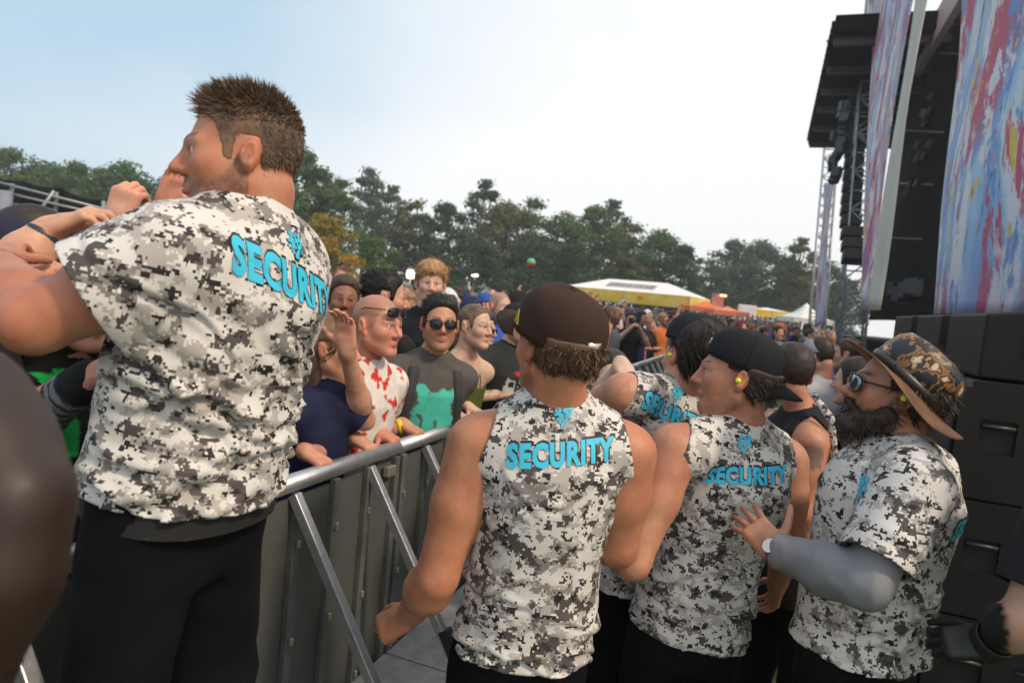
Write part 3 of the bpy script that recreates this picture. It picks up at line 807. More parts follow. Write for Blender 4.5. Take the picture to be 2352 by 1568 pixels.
def ball_cap(p, color, yaw=0, tilt=0, lift=0, bill=.075, patch=None, name='cap', peak_drop=.012, mat=None, label=None, sz=1.0, visor_mat=None):
    """baseball cap; yaw 180 = worn backwards"""
    Rl = rotm(yaw, tilt); c0 = V(0, -.010, .026 + lift)
    T0 = hframe(p); T = lambda a: T0(c0 + Rl @ (np.asarray(a, float) * sz))
    mat = mat or plain('cap_%d' % (sum(int(x * 999) * (i + 1) for i, x in enumerate(color))), color, .85, var=.12, vscale=20, bs=300, bstr=.2, spec=.2)
    n = 48; m = MB()
    prof = [(1.0, 0.0), (1.005, .18), (.985, .36), (.93, .55), (.83, .72), (.68, .86), (.48, .95), (.25, .992), (.06, 1.0)]
    def crown(u, v_):
        a = u * 2 * math.pi; rr = np.interp(v_, np.linspace(0, 1, 9), [q[0] for q in prof]); zz = np.interp(v_, np.linspace(0, 1, 9), [q[1] for q in prof])
        front = max(0, math.sin(a)); seam = .0012 * max(0, 1 - abs(((u * 6 + .5) % 1) - .5) / .04) if v_ < .97 else 0
        return T(((.088 + .0) * rr * math.cos(a) * (1 - seam * 8), (.108 * rr) * math.sin(a) * (1 - seam * 8), .104 * zz * (1 + .05 * front) - (.004 if v_ == 0 else 0)))
    m.grid(crown, n * 2, 16)
    o = m.build(name, mat, p.root, True, solid=.002)
    if label: o['label'] = label
    m = MB()
    def visor(u, v_):
        s = (u * 2 - 1); a = s * 1.12; base = np.array([.088 * math.sin(a), .108 * math.cos(a), .004])
        out = bill * (1 - .50 * abs(s) ** 2.6) * v_
        x = base[0] * (1 - .10 * v_ * abs(s)); y = base[1] + out; z = base[2] - peak_drop * v_ - .34 * x * x / .088 - .004 * v_ * v_
        return T((x, y, z))
    m.grid(visor, 24, 8); m.build('visor', visor_mat or mat, o, True, solid=.0035)
    m = MB(); m.lathe([(.0065, 0), (.006, .003), (.003, .0045), (.0003, .005)], 10, lambda q: T((q[0], q[1], q[2] + .1035))); m.build('button', mat, o, True)
    p.capT = T; p.cap = o
    return o
def decal(p, name, verts, faces, O, e1, e2, nrm_, mat, off=.003, parent=None, dist=.4):
    """lays flat print on the shirt: each corner dropped onto the cloth along the print's axis"""
    O = np.asarray(O, float); e1, e2, n_ = nrm(e1), nrm(e2), nrm(nrm_)
    out = []; ok = []
    for x, y in verts:
        s = O + e1 * x + e2 * y + n_ * dist
        hit = p.bvh.ray_cast(Vector(s), Vector(-n_), dist * 2)
        if hit[0] is None: out.append(s); ok.append(False)
        else:
            hn = np.array(hit[1]); hn = hn if hn @ n_ > 0 else -hn
            out.append(np.array(hit[0]) + hn * off); ok.append(hn @ n_ > .12)
    fs = [f for f in faces if all(ok[i] for i in f)]
    if not fs: return None
    return mk(name, np.array(out), fs, mat, parent or p.shirt, True)
def cut_flat(verts, faces, step=.008):
    bm = bmesh.new(); vs = [bm.verts.new((x, y, 0)) for x, y in verts]
    for f in faces:
        try: bm.faces.new([vs[i] for i in f])
        except ValueError: pass
    xs = [v[0] for v in verts]; ys = [v[1] for v in verts]
    for a, lo, hi in ((0, min(xs), max(xs)), (1, min(ys), max(ys))):
        t = lo + step
        while t < hi:
            co = (t, 0, 0) if a == 0 else (0, t, 0); no = (1, 0, 0) if a == 0 else (0, 1, 0)
            bmesh.ops.bisect_plane(bm, geom=bm.verts[:] + bm.edges[:] + bm.faces[:], plane_co=co, plane_no=no); t += step
    bm.verts.index_update()
    r = [(v.co.x, v.co.y) for v in bm.verts], [tuple(v.index for v in f.verts) for f in bm.faces]
    bm.free(); return r
def text_flat(body, height, bold=0.0, sx=1.0, shear=0.0, step=.008, space=1.0):
    cu = bpy.data.curves.new('lettering', 'FONT'); cu.body = body; cu.align_x = 'CENTER'; cu.offset = bold; cu.resolution_u = 3; cu.space_character = space
    ob = bpy.data.objects.new('lettering', cu); COL.objects.link(ob)
    dg = bpy.context.evaluated_depsgraph_get(); me = bpy.data.meshes.new_from_object(ob.evaluated_get(dg))
    vs = np.array([v.co[:2] for v in me.vertices]); fs = [tuple(q.vertices) for q in me.polygons]
    bpy.data.objects.remove(ob); bpy.data.curves.remove(cu); bpy.data.meshes.remove(me)
    h = vs[:, 1].max() - vs[:, 1].min(); s = height / h
    vs[:, 1] -= (vs[:, 1].max() + vs[:, 1].min()) / 2
    vs = vs * s * np.array([sx, 1]); vs[:, 0] += vs[:, 1] * shear
    return cut_flat([tuple(v) for v in vs], fs, step)
# blocky sport letters drawn on a 5 x 7 board
GLY = {'S': ['.####', '##..#', '##...', '.###.', '...##', '#..##', '####.'], 'E': ['#####', '##...', '##...', '####.', '##...', '##...', '#####'],
       'C': ['.####', '##..#', '##...', '##...', '##...', '##..#', '.####'], 'U': ['##.##', '##.##', '##.##', '##.##', '##.##', '##.##', '.###.'],
       'R': ['####.', '##.##', '##.##', '####.', '##.##', '##.##', '##.##'], 'I': ['##', '##', '##', '##', '##', '##', '##'],
       'T': ['#####', '.###.', '.###.', '.###.', '.###.', '.###.', '.###.'], 'Y': ['##.##', '##.##', '##.##', '.###.', '..##.', '..##.', '..##.']}
LOGO = ['..#..##..', '.####.##.', '..#.#####', '.##.##.#.', '####.###.', '..##.##..', '.##..#.#.', '..#.##...', '...##....', '...##....']
def board(rows, w, sub=2):
    c = w; vs, fs, ix = [], [], {}
    def vid(i, j):
        if (i, j) not in ix: ix[(i, j)] = len(vs); vs.append((i * c / sub, j * c / sub))
        return ix[(i, j)]
    n = len(rows)
    for r, row in enumerate(rows):
        for q, ch in enumerate(row):
            if ch == '#':
                for a in range(sub):
                    for b in range(sub):
                        i, j = q * sub + a, (n - 1 - r) * sub + b
                        fs.append((vid(i, j), vid(i + 1, j), vid(i + 1, j + 1), vid(i, j + 1)))
    vs = np.array(vs); vs -= (vs.max(0) + vs.min(0)) / 2
    return vs, fs
BLUE_PRINT = plain('blue_print', (.035, .50, .72), .55, var=.06)
DARK_PRINT = plain('dark_print', (.012, .014, .018), .6)
_TXT = {}
def security_print(p, O, e1, e2, n_, w, hgt, shear=0.0, logo=None, lw=.06):
    if 'c' not in _TXT:
        _TXT['c'] = text_flat('SECURITY', .1, .052, 1.0, 0, .0085, 1.12)
    vs, fs = _TXT['c']; vs = np.array(vs); W0 = vs[:, 0].max() - vs[:, 0].min()
    s = np.array([w / W0, hgt / .1]); q = vs * s; q[:, 0] += q[:, 1] * shear
    back = decal(p, 'lettering_shadow', q * np.array([1.012, 1.06]) + np.array([.003, .0045]), fs, O, e1, e2, n_, DARK_PRINT, .0025)
    decal(p, 'lettering', q, fs, O, e1, e2, n_, BLUE_PRINT, .0036)
    if logo is not None:
        v2, f2 = board(LOGO, lw / 9); decal(p, 'emblem', v2, f2, logo, e1, e2, n_, BLUE_PRINT, .003)
# ================================================================== the setting
m_, t_, b_ = newmat('turf'); b_.inputs['Roughness'].default_value = .95
n_ = bump(t_, b_, 60, .8, .03, 8); r_ = nd(t_, 'ShaderNodeValToRGB'); t_.links.new(n_.outputs[0], r_.inputs[0])
r_.color_ramp.elements[0].color = (.022, .045, .012, 1); r_.color_ramp.elements[1].color = (.085, .12, .035, 1)
t_.links.new(r_.outputs[0], b_.inputs['Base Color'])
g_ = MB().add([(-230, -20, 0), (230, -20, 0), (230, 260, 0), (-230, 260, 0)], [(0, 1, 2, 3)]).build('ground', m_); tag(g_, kind='structure')
# grass in the pit
rng = np.random.RandomState(2); n = 9000
gx = rng.uniform(-.3, 2.2, n); gy = rng.uniform(1.1, 4.5, n); L_ = rng.uniform(.03, .08, n); a_ = rng.uniform(0, 6.28, n)
dx_, dy_ = np.cos(a_), np.sin(a_); lx, ly = rng.randn(n) * .02, rng.randn(n) * .02
gv = np.stack([np.stack([gx - dx_ * .002, gy - dy_ * .002, 0 * gx], 1), np.stack([gx + dx_ * .002, gy + dy_ * .002, 0 * gx], 1), np.stack([gx + lx, gy + ly, L_], 1)], 1).reshape(-1, 3)
gc = np.repeat(np.array([.075, .14, .03])[None] * rng.uniform(.5, 1.4, (n, 1)), 3, 0)
tag(mk('grass', gv, np.arange(n * 3).reshape(-1, 3), attr_mat('grass_blade', .7), None, False, gc), 'short green grass growing on the floor of the security pit', 'grass', kind='stuff')

# ------------------------------------------------------------------ frame of barrier and stage
B0 = Pz(665, 1110, 1.15); B1 = Pz(1150, 945, 1.15)
bv = nrm((B1 - B0) * V(1, 1, 0)); nv = V(bv[1], -bv[0], 0)
def Q(s, t, z=0): return V(B0[0], B0[1], 0) + bv * s + nv * t + V(0, 0, z)
def PT(px, py, t):
    r = ray(px, py); c = V(0, 0, CAM_Z); k = (t - nv @ (c - V(B0[0], B0[1], 0))) / (nv @ r); return c + r * k
BANG = math.atan2(bv[1], bv[0])

# ------------------------------------------------------------------ trees
BARK = plain('bark', (.06, .045, .032), .95, var=.35, vscale=3, bs=12, bstr=.8, bdist=.05)
m_, t_, b_ = newmat('foliage'); b_.inputs['Roughness'].default_value = .75; b_.inputs['Specular IOR Level'].default_value = .2
a_ = nd(t_, 'ShaderNodeAttribute'); a_.attribute_name = 'Col'; oi = nd(t_, 'ShaderNodeObjectInfo'); mm = nd(t_, 'ShaderNodeMixRGB'); mm.blend_type = 'MULTIPLY'; mm.inputs[0].default_value = 1
t_.links.new(a_.outputs['Color'], mm.inputs[1]); t_.links.new(oi.outputs['Color'], mm.inputs[2]); t_.links.new(mm.outputs[0], b_.inputs['Base Color'])
tr_ = nd(t_, 'ShaderNodeBsdfTranslucent'); t_.links.new(mm.outputs[0], tr_.inputs[0]); ms = nd(t_, 'ShaderNodeMixShader'); ms.inputs[0].default_value = .3
t_.links.new(b_.outputs[0], ms.inputs[1]); t_.links.new(tr_.outputs[0], ms.inputs[2]); t_.links.new(ms.outputs[0], t_.nodes['Material Output'].inputs[0])
LEAF = m_
def tree_proto(seed, Ht, rad, low, nc, gaps):
    rng = np.random.RandomState(seed); r = empty('tree', (0, 0, 0)); m = MB()
    tr = [V(0, 0, 0)]; 
    for i in range(1, 6): tr.append(V(rng.randn() * .12 * i, rng.randn() * .12 * i, Ht * .85 * i / 5))
    m.tube(tr, [Ht * .022 * (1 - .85 * i / 5) for i in range(6)], 9)
    vs, fs, cs = [], [], []; nb = 0
    for i in range(nc):
        z = low + (1 - low) * rng.rand() ** .85; prof = math.sin(math.pi * min(1, max(.06, (z - low) / (1 - low) * .92 + .10))) ** .6
        a = rng.rand() * 6.283; rr = rad * prof * (rng.rand() ** .45); c = V(rr * math.cos(a), rr * math.sin(a), z * Ht)
        cr_ = rad * rng.uniform(.20, .42) * (1.1 - .35 * z)
        t0 = tr[min(4, int(z * 4.6))]; mid = (t0 + c) / 2 + V(0, 0, -.04 * Ht)
        m.tube([V(t0[0], t0[1], max(.1 * Ht, c[2] - .16 * Ht)), mid * .5 + c * .5 + V(0, 0, -.03 * Ht), c], [Ht * .007, Ht * .004, Ht * .0015], 5)
        n = int(150 * (cr_ / (rad * .3)) ** 1.6)
        d = rng.randn(n, 3); d /= np.linalg.norm(d, axis=1, keepdims=True)
        rr_ = cr_ * rng.rand(n) ** (.38) * (1 + .25 * rng.randn(n) * gaps)
        p = c + d * rr_[:, None] * np.array([1.15, 1.15, .72])
        nn = d + rng.randn(n, 3) * .6; nn /= np.linalg.norm(nn, axis=1, keepdims=True)
        t1 = np.cross(nn, rng.randn(n, 3)); t1 /= np.linalg.norm(t1, axis=1, keepdims=True); t2 = np.cross(nn, t1)
        s = rng.uniform(.12, .30, (n, 1))
        q = np.stack([p - t1 * s, p + t2 * s * .6, p + t1 * s, p - t2 * s * .6], 1).reshape(-1, 3)
        vs.append(q); fs.append(np.arange(n * 4).reshape(-1, 4) + nb); nb += n * 4
        base = rng.uniform(.75, 1.25) * np.array([1 + .15 * rng.randn(), 1, 1 + .1 * rng.randn()])
        cs.append(np.repeat(base * rng.uniform(.7, 1.3, (n, 1)), 4, 0))
    m.build('trunk', BARK, r, True, local=True)
    mk('crown', np.concatenate(vs), np.concatenate(fs), LEAF, r, False, np.clip(np.concatenate(cs), .1, 2), True)
    return r
TP = [tree_proto(1, 15, 4.6, .22, 62, .5), tree_proto(2, 16, 3.7, .25, 52, 1.0), tree_proto(3, 14, 5.2, .2, 70, .4), tree_proto(4, 17, 3.3, .28, 40, 1.2), tree_proto(5, 12, 4.6, .12, 60, .4)]
TPH = [15.6, 16.6, 14.6, 17.6, 12.6]
GREENS = {'mid green': (.072, .130, .040), 'dark green': (.043, .085, .038), 'olive brown': (.095, .105, .038), 'grey green': (.066, .105, .062), 'bright green': (.095, .160, .040), 'golden yellow': (.30, .215, .03)}
TREES = [(-60, 318, 62, 2, 'mid green'), (30, 338, 66, 0, 'mid green'), (110, 372, 74, 2, 'dark green'), (175, 368, 70, 0, 'mid green'), (235, 378, 78, 1, 'grey green'), (290, 372, 64, 2, 'mid green'), (318, 415, 56, 4, 'dark green'),
         (420, 390, 80, 0, 'dark green'), (520, 380, 85, 2, 'mid green'), (610, 345, 80, 1, 'mid green'),
         (690, 335, 62, 0, 'mid green'), (735, 375, 60, 1, 'mid green'), (778, 400, 66, 1, 'bright green'), (850, 385, 85, 3, 'grey green'), (905, 425, 92, 3, 'grey green'), (955, 450, 70, 1, 'olive brown'), (1025, 462, 66, 0, 'dark green'),
         (1118, 412, 80, 3, 'dark green'), (1165, 462, 72, 2, 'olive brown'), (1232, 445, 74, 1, 'mid green'), (1300, 488, 72, 2, 'mid green'), (1372, 470, 75, 0, 'mid green'), (1412, 458, 82, 3, 'dark green'), (1462, 505, 78, 1, 'olive brown'),
         (1520, 528, 74, 2, 'mid green'), (1575, 560, 72, 0, 'dark green'), (1640, 610, 88, 4, 'grey green'), (1690, 548, 92, 0, 'grey green'), (1752, 552, 95, 2, 'grey green'), (1845, 545, 80, 3, 'olive brown'), (1822, 600, 84, 2, 'dark green'), (1905, 600, 90, 2, 'dark green'), (1945, 640, 95, 4, 'grey green'),
         (742, 492, 40, 4, 'golden yellow'), (872, 545, 48, 4, 'bright green'), (1000, 560, 60, 4, 'dark green'), (1110, 560, 60, 4, 'dark green'), (1215, 555, 62, 4, 'dark green'), (1330, 560, 62, 4, 'dark green'), (1440, 590, 64, 4, 'olive brown')]
def ordn(i): return ['first', 'second', 'third', 'fourth', 'fifth', 'sixth', 'seventh', 'eighth', 'ninth', 'tenth', 'eleventh', 'twelfth', 'thirteenth', 'fourteenth'][i]
cnt = {}
first = set(); rng = np.random.RandomState(8)
TREES.sort(key=lambda a: a[0])
for px, top, Y, kind, cn in TREES:
    pt = P(px, top, Y); hgt = pt[2]
    r = TP[kind] if kind not in first else copy_tree(TP[kind]); first.add(kind)
    r.location = (pt[0], pt[1], 0); s = hgt / TPH[kind]; w = s * (1.15 if kind in (0, 2, 4) else 1.05)
    if cn == 'golden yellow': w = s * 1.15
    r.scale = (w, w, s); r.rotation_euler = (0, 0, rng.rand() * 6.28)
    i = cnt.get(cn, 0); cnt[cn] = i + 1
    size = {0: 'broad', 1: 'loose', 2: 'rounded', 3: 'tall thin', 4: 'low bushy'}[kind]
    lab = {'golden yellow': 'low golden yellow tree turning autumn coloured beside the heavy guard'}.get(cn, '%s %s tree, %s of its colour from the left in the treeline' % (size, cn, ordn(i)))
    tag(r, lab, 'tree', 'trees beyond the field')
    for ch in r.children:
        if ch.name.startswith('crown'): ch.color = (*GREENS[cn], 1)

# ------------------------------------------------------------------ steel crowd barrier
ALU = plain('brushed_aluminium', (.50, .51, .53), .42, .85, var=.12, vscale=30, bs=90, bstr=.15)
ALU_D = plain('weathered_aluminium', (.15, .16, .155), .6, .5, var=.3, vscale=9, bs=60, bstr=.25)
m_, t_, b_ = newmat('dimpled_sheet'); b_.inputs['Metallic'].default_value = .45; b_.inputs['Roughness'].default_value = .55
tc_ = nd(t_, 'ShaderNodeTexCoord'); mp_ = nd(t_, 'ShaderNodeMapping'); mp_.inputs['Scale'].default_value = (1, 1, .62); t_.links.new(tc_.outputs['Object'], mp_.inputs[0])
vo = nd(t_, 'ShaderNodeTexVoronoi'); vo.inputs['Scale'].default_value = 75; vo.inputs['Randomness'].default_value = .12; t_.links.new(mp_.outputs[0], vo.inputs['Vector'])
rr = nd(t_, 'ShaderNodeValToRGB'); rr.color_ramp.elements[0].position = .25; rr.color_ramp.elements[1].position = .5
rr.color_ramp.elements[0].color = (.035, .038, .036, 1); rr.color_ramp.elements[1].color = (.17, .18, .165, 1); t_.links.new(vo.outputs['Distance'], rr.inputs[0])
nn_ = nd(t_, 'ShaderNodeTexNoise'); nn_.inputs['Scale'].default_value = 3; t_.links.new(tc_.outputs['Object'], nn_.inputs['Vector'])
mu = nd(t_, 'ShaderNodeMixRGB'); mu.blend_type = 'MULTIPLY'; mu.inputs[0].default_value = .5; t_.links.new(rr.outputs[0], mu.inputs[1]); t_.links.new(nn_.outputs[0], mu.inputs[2]); t_.links.new(mu.outputs[0], b_.inputs['Base Color'])
bp_ = nd(t_, 'ShaderNodeBump'); bp_.inputs['Strength'].default_value = .6; bp_.inputs['Distance'].default_value = .004; t_.links.new(vo.outputs['Distance'], bp_.inputs['Height']); t_.links.new(bp_.outputs[0], b_.inputs['Normal'])
SHEET = m_
TREAD = plain('treadplate', (.36, .37, .38), .5, .5, var=.2, vscale=14, bs=45, bstr=.6, bdist=.006)
LATCH = plain('galvanised_latch', (.6, .56, .44), .35, .8)
SEC = .90
def barrier_section():
    r = empty('crowd_barrier', (0, 0, 0)); w = SEC / 2 - .004
    L = lambda s, t, z: (s, -t, z)          # local: x along the barrier, -y towards the stage
    m = MB(); m.tube([L(-w, 0, 1.15), L(w, 0, 1.15)], .030, 20); m.build('top_rail', ALU, r, True, True)
    m = MB(); m.box((0, 0, .60), (w, .006, .50)); m.build('panel', SHEET, r, False, True)
    for i in range(5):
        x = -w + .025 + (2 * w - .05) * i / 4
        m = MB(); m.box((x, -.018, .61), (.016, .012, .51)); m.build('rib', ALU_D, r, False, True, bevel=.003)
        if i < 4:
            for z in (.95, .62, .30):
                m = MB(); m.box((x + .004, -.036, z), (.007, .005, .012)); m.build('latch', LATCH, r, False, True, bevel=.002)
    for x in (-w * .5, w * .5):
        m = MB(); m.bar(L(x, .018, 1.115), L(x, .66, .13), .034, .034); m.build('brace', ALU, r, False, True, bevel=.004)
        m = MB(); m.bar(L(x + .001, .39, .57), L(x + .001, .663, .125), .041, .041); m.build('brace_sleeve', plain('dark_steel', (.03, .033, .04), .5, .4), r, False, True, bevel=.004)
    m = MB(); m.box(L(0, .22, .255), (w, .19, .018)); m.build('step', TREAD, r, False, True, bevel=.004)
    for x in (-w * .85, w * .85):
        m = MB(); m.box(L(x, .22, .127), (.02, .18, .109)); m.build('step_bracket', ALU_D, r, False, True)
    m = MB(); m.box(L(0, .42, .010), (w, .42, .008)); m.build('base_plate', TREAD, r, False, True)
    m = MB(); m.box(L(w - .09, .03, 1.075), (.030, .012, .020)); m.build('clasp', LATCH, r, False, True, bevel=.003)
    return r
bp0 = barrier_section(); nsec = 15
for i in range(nsec):
    r = bp0 if i == 0 else copy_tree(bp0)
    s = -1.35 + SEC * i - .22; q = Q(s, 0); r.location = tuple(q); r.rotation_euler = (0, 0, BANG)
    tag(r, 'aluminium crowd barrier section with dimpled panel, number %s along the line from the camera' % ['one', 'two', 'three', 'four', 'five', 'six', 'seven', 'eight', 'nine', 'ten', 'eleven', 'twelve', 'thirteen', 'fourteen', 'fifteen', 'sixteen', 'seventeen', 'eighteen', 'nineteen', 'twenty', 'twenty-one', 'twenty-two', 'twenty-three', 'twenty-four'][i], 'barrier', 'crowd barrier sections in a row')

# ------------------------------------------------------------------ marquees, signs and lamps of the field
CANVAS_W = plain('white_canvas', (.78, .78, .77), .7, var=.05, vscale=1.0)
m_, t_, b_ = newmat('yellow_valance'); b_.inputs['Roughness'].default_value = .6
tc_ = nd(t_, 'ShaderNodeTexCoord'); nn_ = nd(t_, 'ShaderNodeTexNoise'); nn_.inputs['Scale'].default_value = 1.1; t_.links.new(tc_.outputs['Object'], nn_.inputs['Vector'])
rr = nd(t_, 'ShaderNodeValToRGB'); rr.color_ramp.elements[0].position = .42; rr.color_ramp.elements[1].position = .72
rr.color_ramp.elements[0].color = (.80, .52, .035, 1); rr.color_ramp.elements[1].color = (.85, .70, .22, 1); t_.links.new(nn_.outputs[0], rr.inputs[0]); t_.links.new(rr.outputs[0], b_.inputs['Base Color'])
YEL = m_
STEEL = plain('grey_steel', (.22, .22, .23), .5, .6)
ORANGE = plain('orange_canvas', (.75, .17, .05), .7)
def marquee(label, a, b, depth, eave, val, peak, yellow=True, legs=6):
    """gable marquee from a to b (ground points), roof ridge along it"""
    a, b = np.asarray(a, float), np.asarray(b, float); d = nrm(b - a); n = V(-d[1], d[0], 0); Lg = np.linalg.norm(b - a)
    c = (a + b) / 2; r = empty('marquee', tuple(c)); tag(r, label, 'tent')
    T = lambda u, w, z: a + d * u + n * w + V(0, 0, z)
    m = MB(); e = depth * .5
    m.add([T(0, 0, eave), T(Lg, 0, eave), T(Lg - e, e, peak), T(e, e, peak)], [(0, 1, 2, 3)])
    m.add([T(0, depth, eave), T(Lg, depth, eave), T(Lg - e, e, peak), T(e, e, peak)], [(3, 2, 1, 0)])
    m.add([T(0, 0, eave), T(0, depth, eave), T(e, e, peak)], [(0, 2, 1)]); m.add([T(Lg, 0, eave), T(Lg, depth, eave), T(Lg - e, e, peak)], [(0, 1, 2)])
    m.build('roof', CANVAS_W, r, False, solid=.02)
    m = MB()
    for p0, p1 in ((T(0, -.02, 0), T(Lg, -.02, 0)), (T(-.02, 0, 0), T(-.02, depth, 0)), (T(Lg + .02, 0, 0), T(Lg + .02, depth, 0)), (T(0, depth + .02, 0), T(Lg, depth + .02, 0))):
        m.grid(lambda u, v_, p0=p0, p1=p1: p0 + (p1 - p0) * u + V(0, 0, eave + .03 - (val) * v_), 10, 1)
    m.build('valance', YEL if yellow else CANVAS_W, r, False, solid=.01)
    for i in range(legs):
        u = Lg * (i // 2) / max(1, legs // 2 - 1); w = depth * (i % 2)
        MB().tube([T(u, w, 0), T(u, w, eave)], .05, 8).build('leg', STEEL, r, True)
    m = MB(); m.grid(lambda u, v_: T(Lg * u, depth - .1, .02 + 1.1 * v_), 4, 1); m.build('counter', plain('counter', (.25, .2, .15), .7), r, solid=.05)
    return r, T, Lg, e
ma, T_, Lg_, e_ = marquee('white marquee with a long yellow valance and dark lettering on its roof', P(1296, 668, 52) * V(1, 1, 0), P(1582, 707, 47) * V(1, 1, 0), 5.0, 2.95, .85, 3.85)
# the roof's lettering, too far to read: a row of upright strokes
m = MB(); x = 3.0
rng = np.random.RandomState(4)
while x < 6.6:
    w = rng.uniform(.10, .24); f0 = .30; f1 = .68
    P0 = lambda u, q: T_(u, e_ * q, 2.95 + .9 * q + .03) + V(0, -.02, 0)
    m.add([P0(x, f0), P0(x + w, f0), P0(x + w, f1), P0(x, f1)], [(0, 1, 2, 3)]); x += w + .07
m.build('lettering', plain('grey_ink', (.16, .15, .16), .8), ma)
for u in (2.3, 6.2):
    m = MB(); m.lathe([(.001, .0), (.30, .0), (.31, -.02)], 20, lambda q, u=u: T_(u, -.06, 2.58) + V(q[0] * 1.1, -.02 + q[2] * .1, q[1] * .35)); m.build('emblem', plain('red_print', (.55, .12, .06), .7), ma)
marquee('small yellow fronted marquee far right of the field before a white peak tent', P(1730, 730, 48) * V(1, 1, 0), P(1815, 738, 48) * V(1, 1, 0), 3.0, 2.55, .5, 2.75)
def peak_tent(label, c, w, eave, peak, mat):
    c = np.asarray(c, float) * V(1, 1, 0); r = empty('peak_tent', tuple(c)); tag(r, label, 'tent'); m = MB()
    ring = [c + V(sx * w / 2, sy * w / 2, eave) for sx, sy in ((-1, -1), (1, -1), (1, 1), (-1, 1))]
    for i in range(4):
        a, b = ring[i], ring[(i + 1) % 4]; top = c + V(0, 0, peak)
        m.grid(lambda u, v_, a=a, b=b: (a + (b - a) * u) * (1 - v_) + (top * V(1, 1, 0) + V(0, 0, 0)) * v_ + V(0, 0, -eave * (1 - v_) + eave + (peak - eave) * v_ ** 1.8 - eave * 0) - V(0, 0, 0), 4, 5)
    m.v = [(x, y, z) for x, y, z in m.v]
    m.build('roof', mat, r, True, solid=.02)
    m = MB()
    for i in range(4):
        a, b = ring[i], ring[(i + 1) % 4]; m.grid(lambda u, v_, a=a, b=b: a + (b - a) * u - V(0, 0, .3 * v_ - .02), 4, 1)
    m.build('valance', mat, r, solid=.012)
    for q in ring: MB().tube([q * V(1, 1, 0), q], .04, 8).build('leg', STEEL, r, True)
    return r
peak_tent('white peaked tent at the far right edge of the field', P(1848, 738, 44), 2.6, 2.2, 3.2, CANVAS_W)
peak_tent('orange canopy tent behind the crowd left of the pink sign column', P(1620, 712, 46), 2.6, 2.3, 2.75, ORANGE)
peak_tent('orange and pink canopy tent behind the crowd right of the sign column', P(1668, 722, 44), 2.2, 2.2, 2.5, plain('coral_canvas', (.78, .22, .12), .7))
peak_tent('pale canopy roof in the treeline shade left of the brown cap', P(1112, 650, 60), 3.0, 2.0, 2.7, plain('blue_canvas', (.45, .5, .53), .7))
def sign_post(label, px, y0, y1, w, Y, mat, name='sign_board'):
    a, b = P(px, y1, Y), P(px, y0, Y); r = empty(name, (a[0], a[1], 0)); tag(r, label, 'sign')
    m = MB(); m.box((a[0], a[1], (a[2] + b[2]) / 2), (w / 2, .12, (b[2] - a[2]) / 2)); m.build('board', mat, r, bevel=.03)
    MB().tube([(a[0], a[1], 0), (a[0], a[1], a[2])], .06, 8).build('post', STEEL, r, True)
    return r
m_, t_, b_ = newmat('patchy_pink'); tc_ = nd(t_, 'ShaderNodeTexCoord'); nn_ = nd(t_, 'ShaderNodeTexNoise'); nn_.inputs['Scale'].default_value = 2.4; t_.links.new(tc_.outputs['Object'], nn_.inputs['Vector'])
rr = nd(t_, 'ShaderNodeValToRGB'); cr_ = rr.color_ramp; cr_.interpolation = 'CONSTANT'; cr_.elements[0].color = (.62, .25, .22, 1); cr_.elements[1].position = .5; cr_.elements[1].color = (.5, .38, .36, 1)
e__ = cr_.elements.new(.6); e__.color = (.42, .12, .15, 1); t_.links.new(nn_.outputs[0], rr.inputs[0]); t_.links.new(rr.outputs[0], b_.inputs['Base Color'])
sign_post('pink and red advertising column standing behind the crowd', 1645, 674, 716, .75, 46, m_)
sign_post('white square sign board on a post right of the pink column', 1714, 700, 728, 1.2, 46, CANVAS_W)
def lamp(label, px, py, Y, w, h, col, e):
    c = P(px, py, Y); r = empty('field_lamp', (c[0], c[1], 0)); tag(r, label, 'lamp')
    MB().tube([(c[0], c[1], 0), (c[0], c[1], c[2] - h * .5)], .05, 8).build('pole', STEEL, r, True)
    m, t, b = newmat('lamp_%d' % px); b.inputs['Emission Color'].default_value = (*col, 1); b.inputs['Emission Strength'].default_value = e; b.inputs['Base Color'].default_value = (.8, .8, .8, 1)
    q = MB(); q.lathe([(.02, -h * .5), (w * .4, -h * .45), (w * .5, -h * .2), (w * .5, h * .2), (w * .4, h * .45), (.02, h * .5)], 16, lambda a: c + a); q.build('bulb', m, r, True)
    q = MB(); q.box(c + V(0, .2, h * .1), (w * .6, .04, h * .7)); q.build('housing', STEEL, r, bevel=.02)
lamp('bright warm flood lamp glowing left of the blond man', 943, 630, 40, .46, .46, (1, .85, .55), 9)
lamp('small white lamp glowing in the treeline right of the blond man', 1091, 632, 60, .55, .24, (1, .95, .75), 5)
lamp('orange lamp beside the pink advertising column', 1660, 679, 46, .55, .16, (1, .5, .15), 2)
lamp('white lamp above the small yellow fronted marquee', 1752, 712, 52, .6, .2, (1, .95, .8), 5)
# beach ball in the air
c = P(1220, 603, 30); r = empty('beach_ball', tuple(c)); tag(r, 'green and orange beach ball tossed up above the crowd', 'ball')
for nm, z0, z1, cl in (('green_half', 0, 1, (.08, .55, .38)), ('orange_half', -1, 0, (.75, .14, .04))):
    pr = [(max(.0005, .19 * math.cos(a)), .19 * math.sin(a)) for a in np.linspace(z0 * 1.57, z1 * 1.57, 9)]
    MB().lathe(pr, 20, lambda q: c + rotm(0, 0, 12) @ q).build(nm, plain('ball_' + nm, cl, .4), r, True)
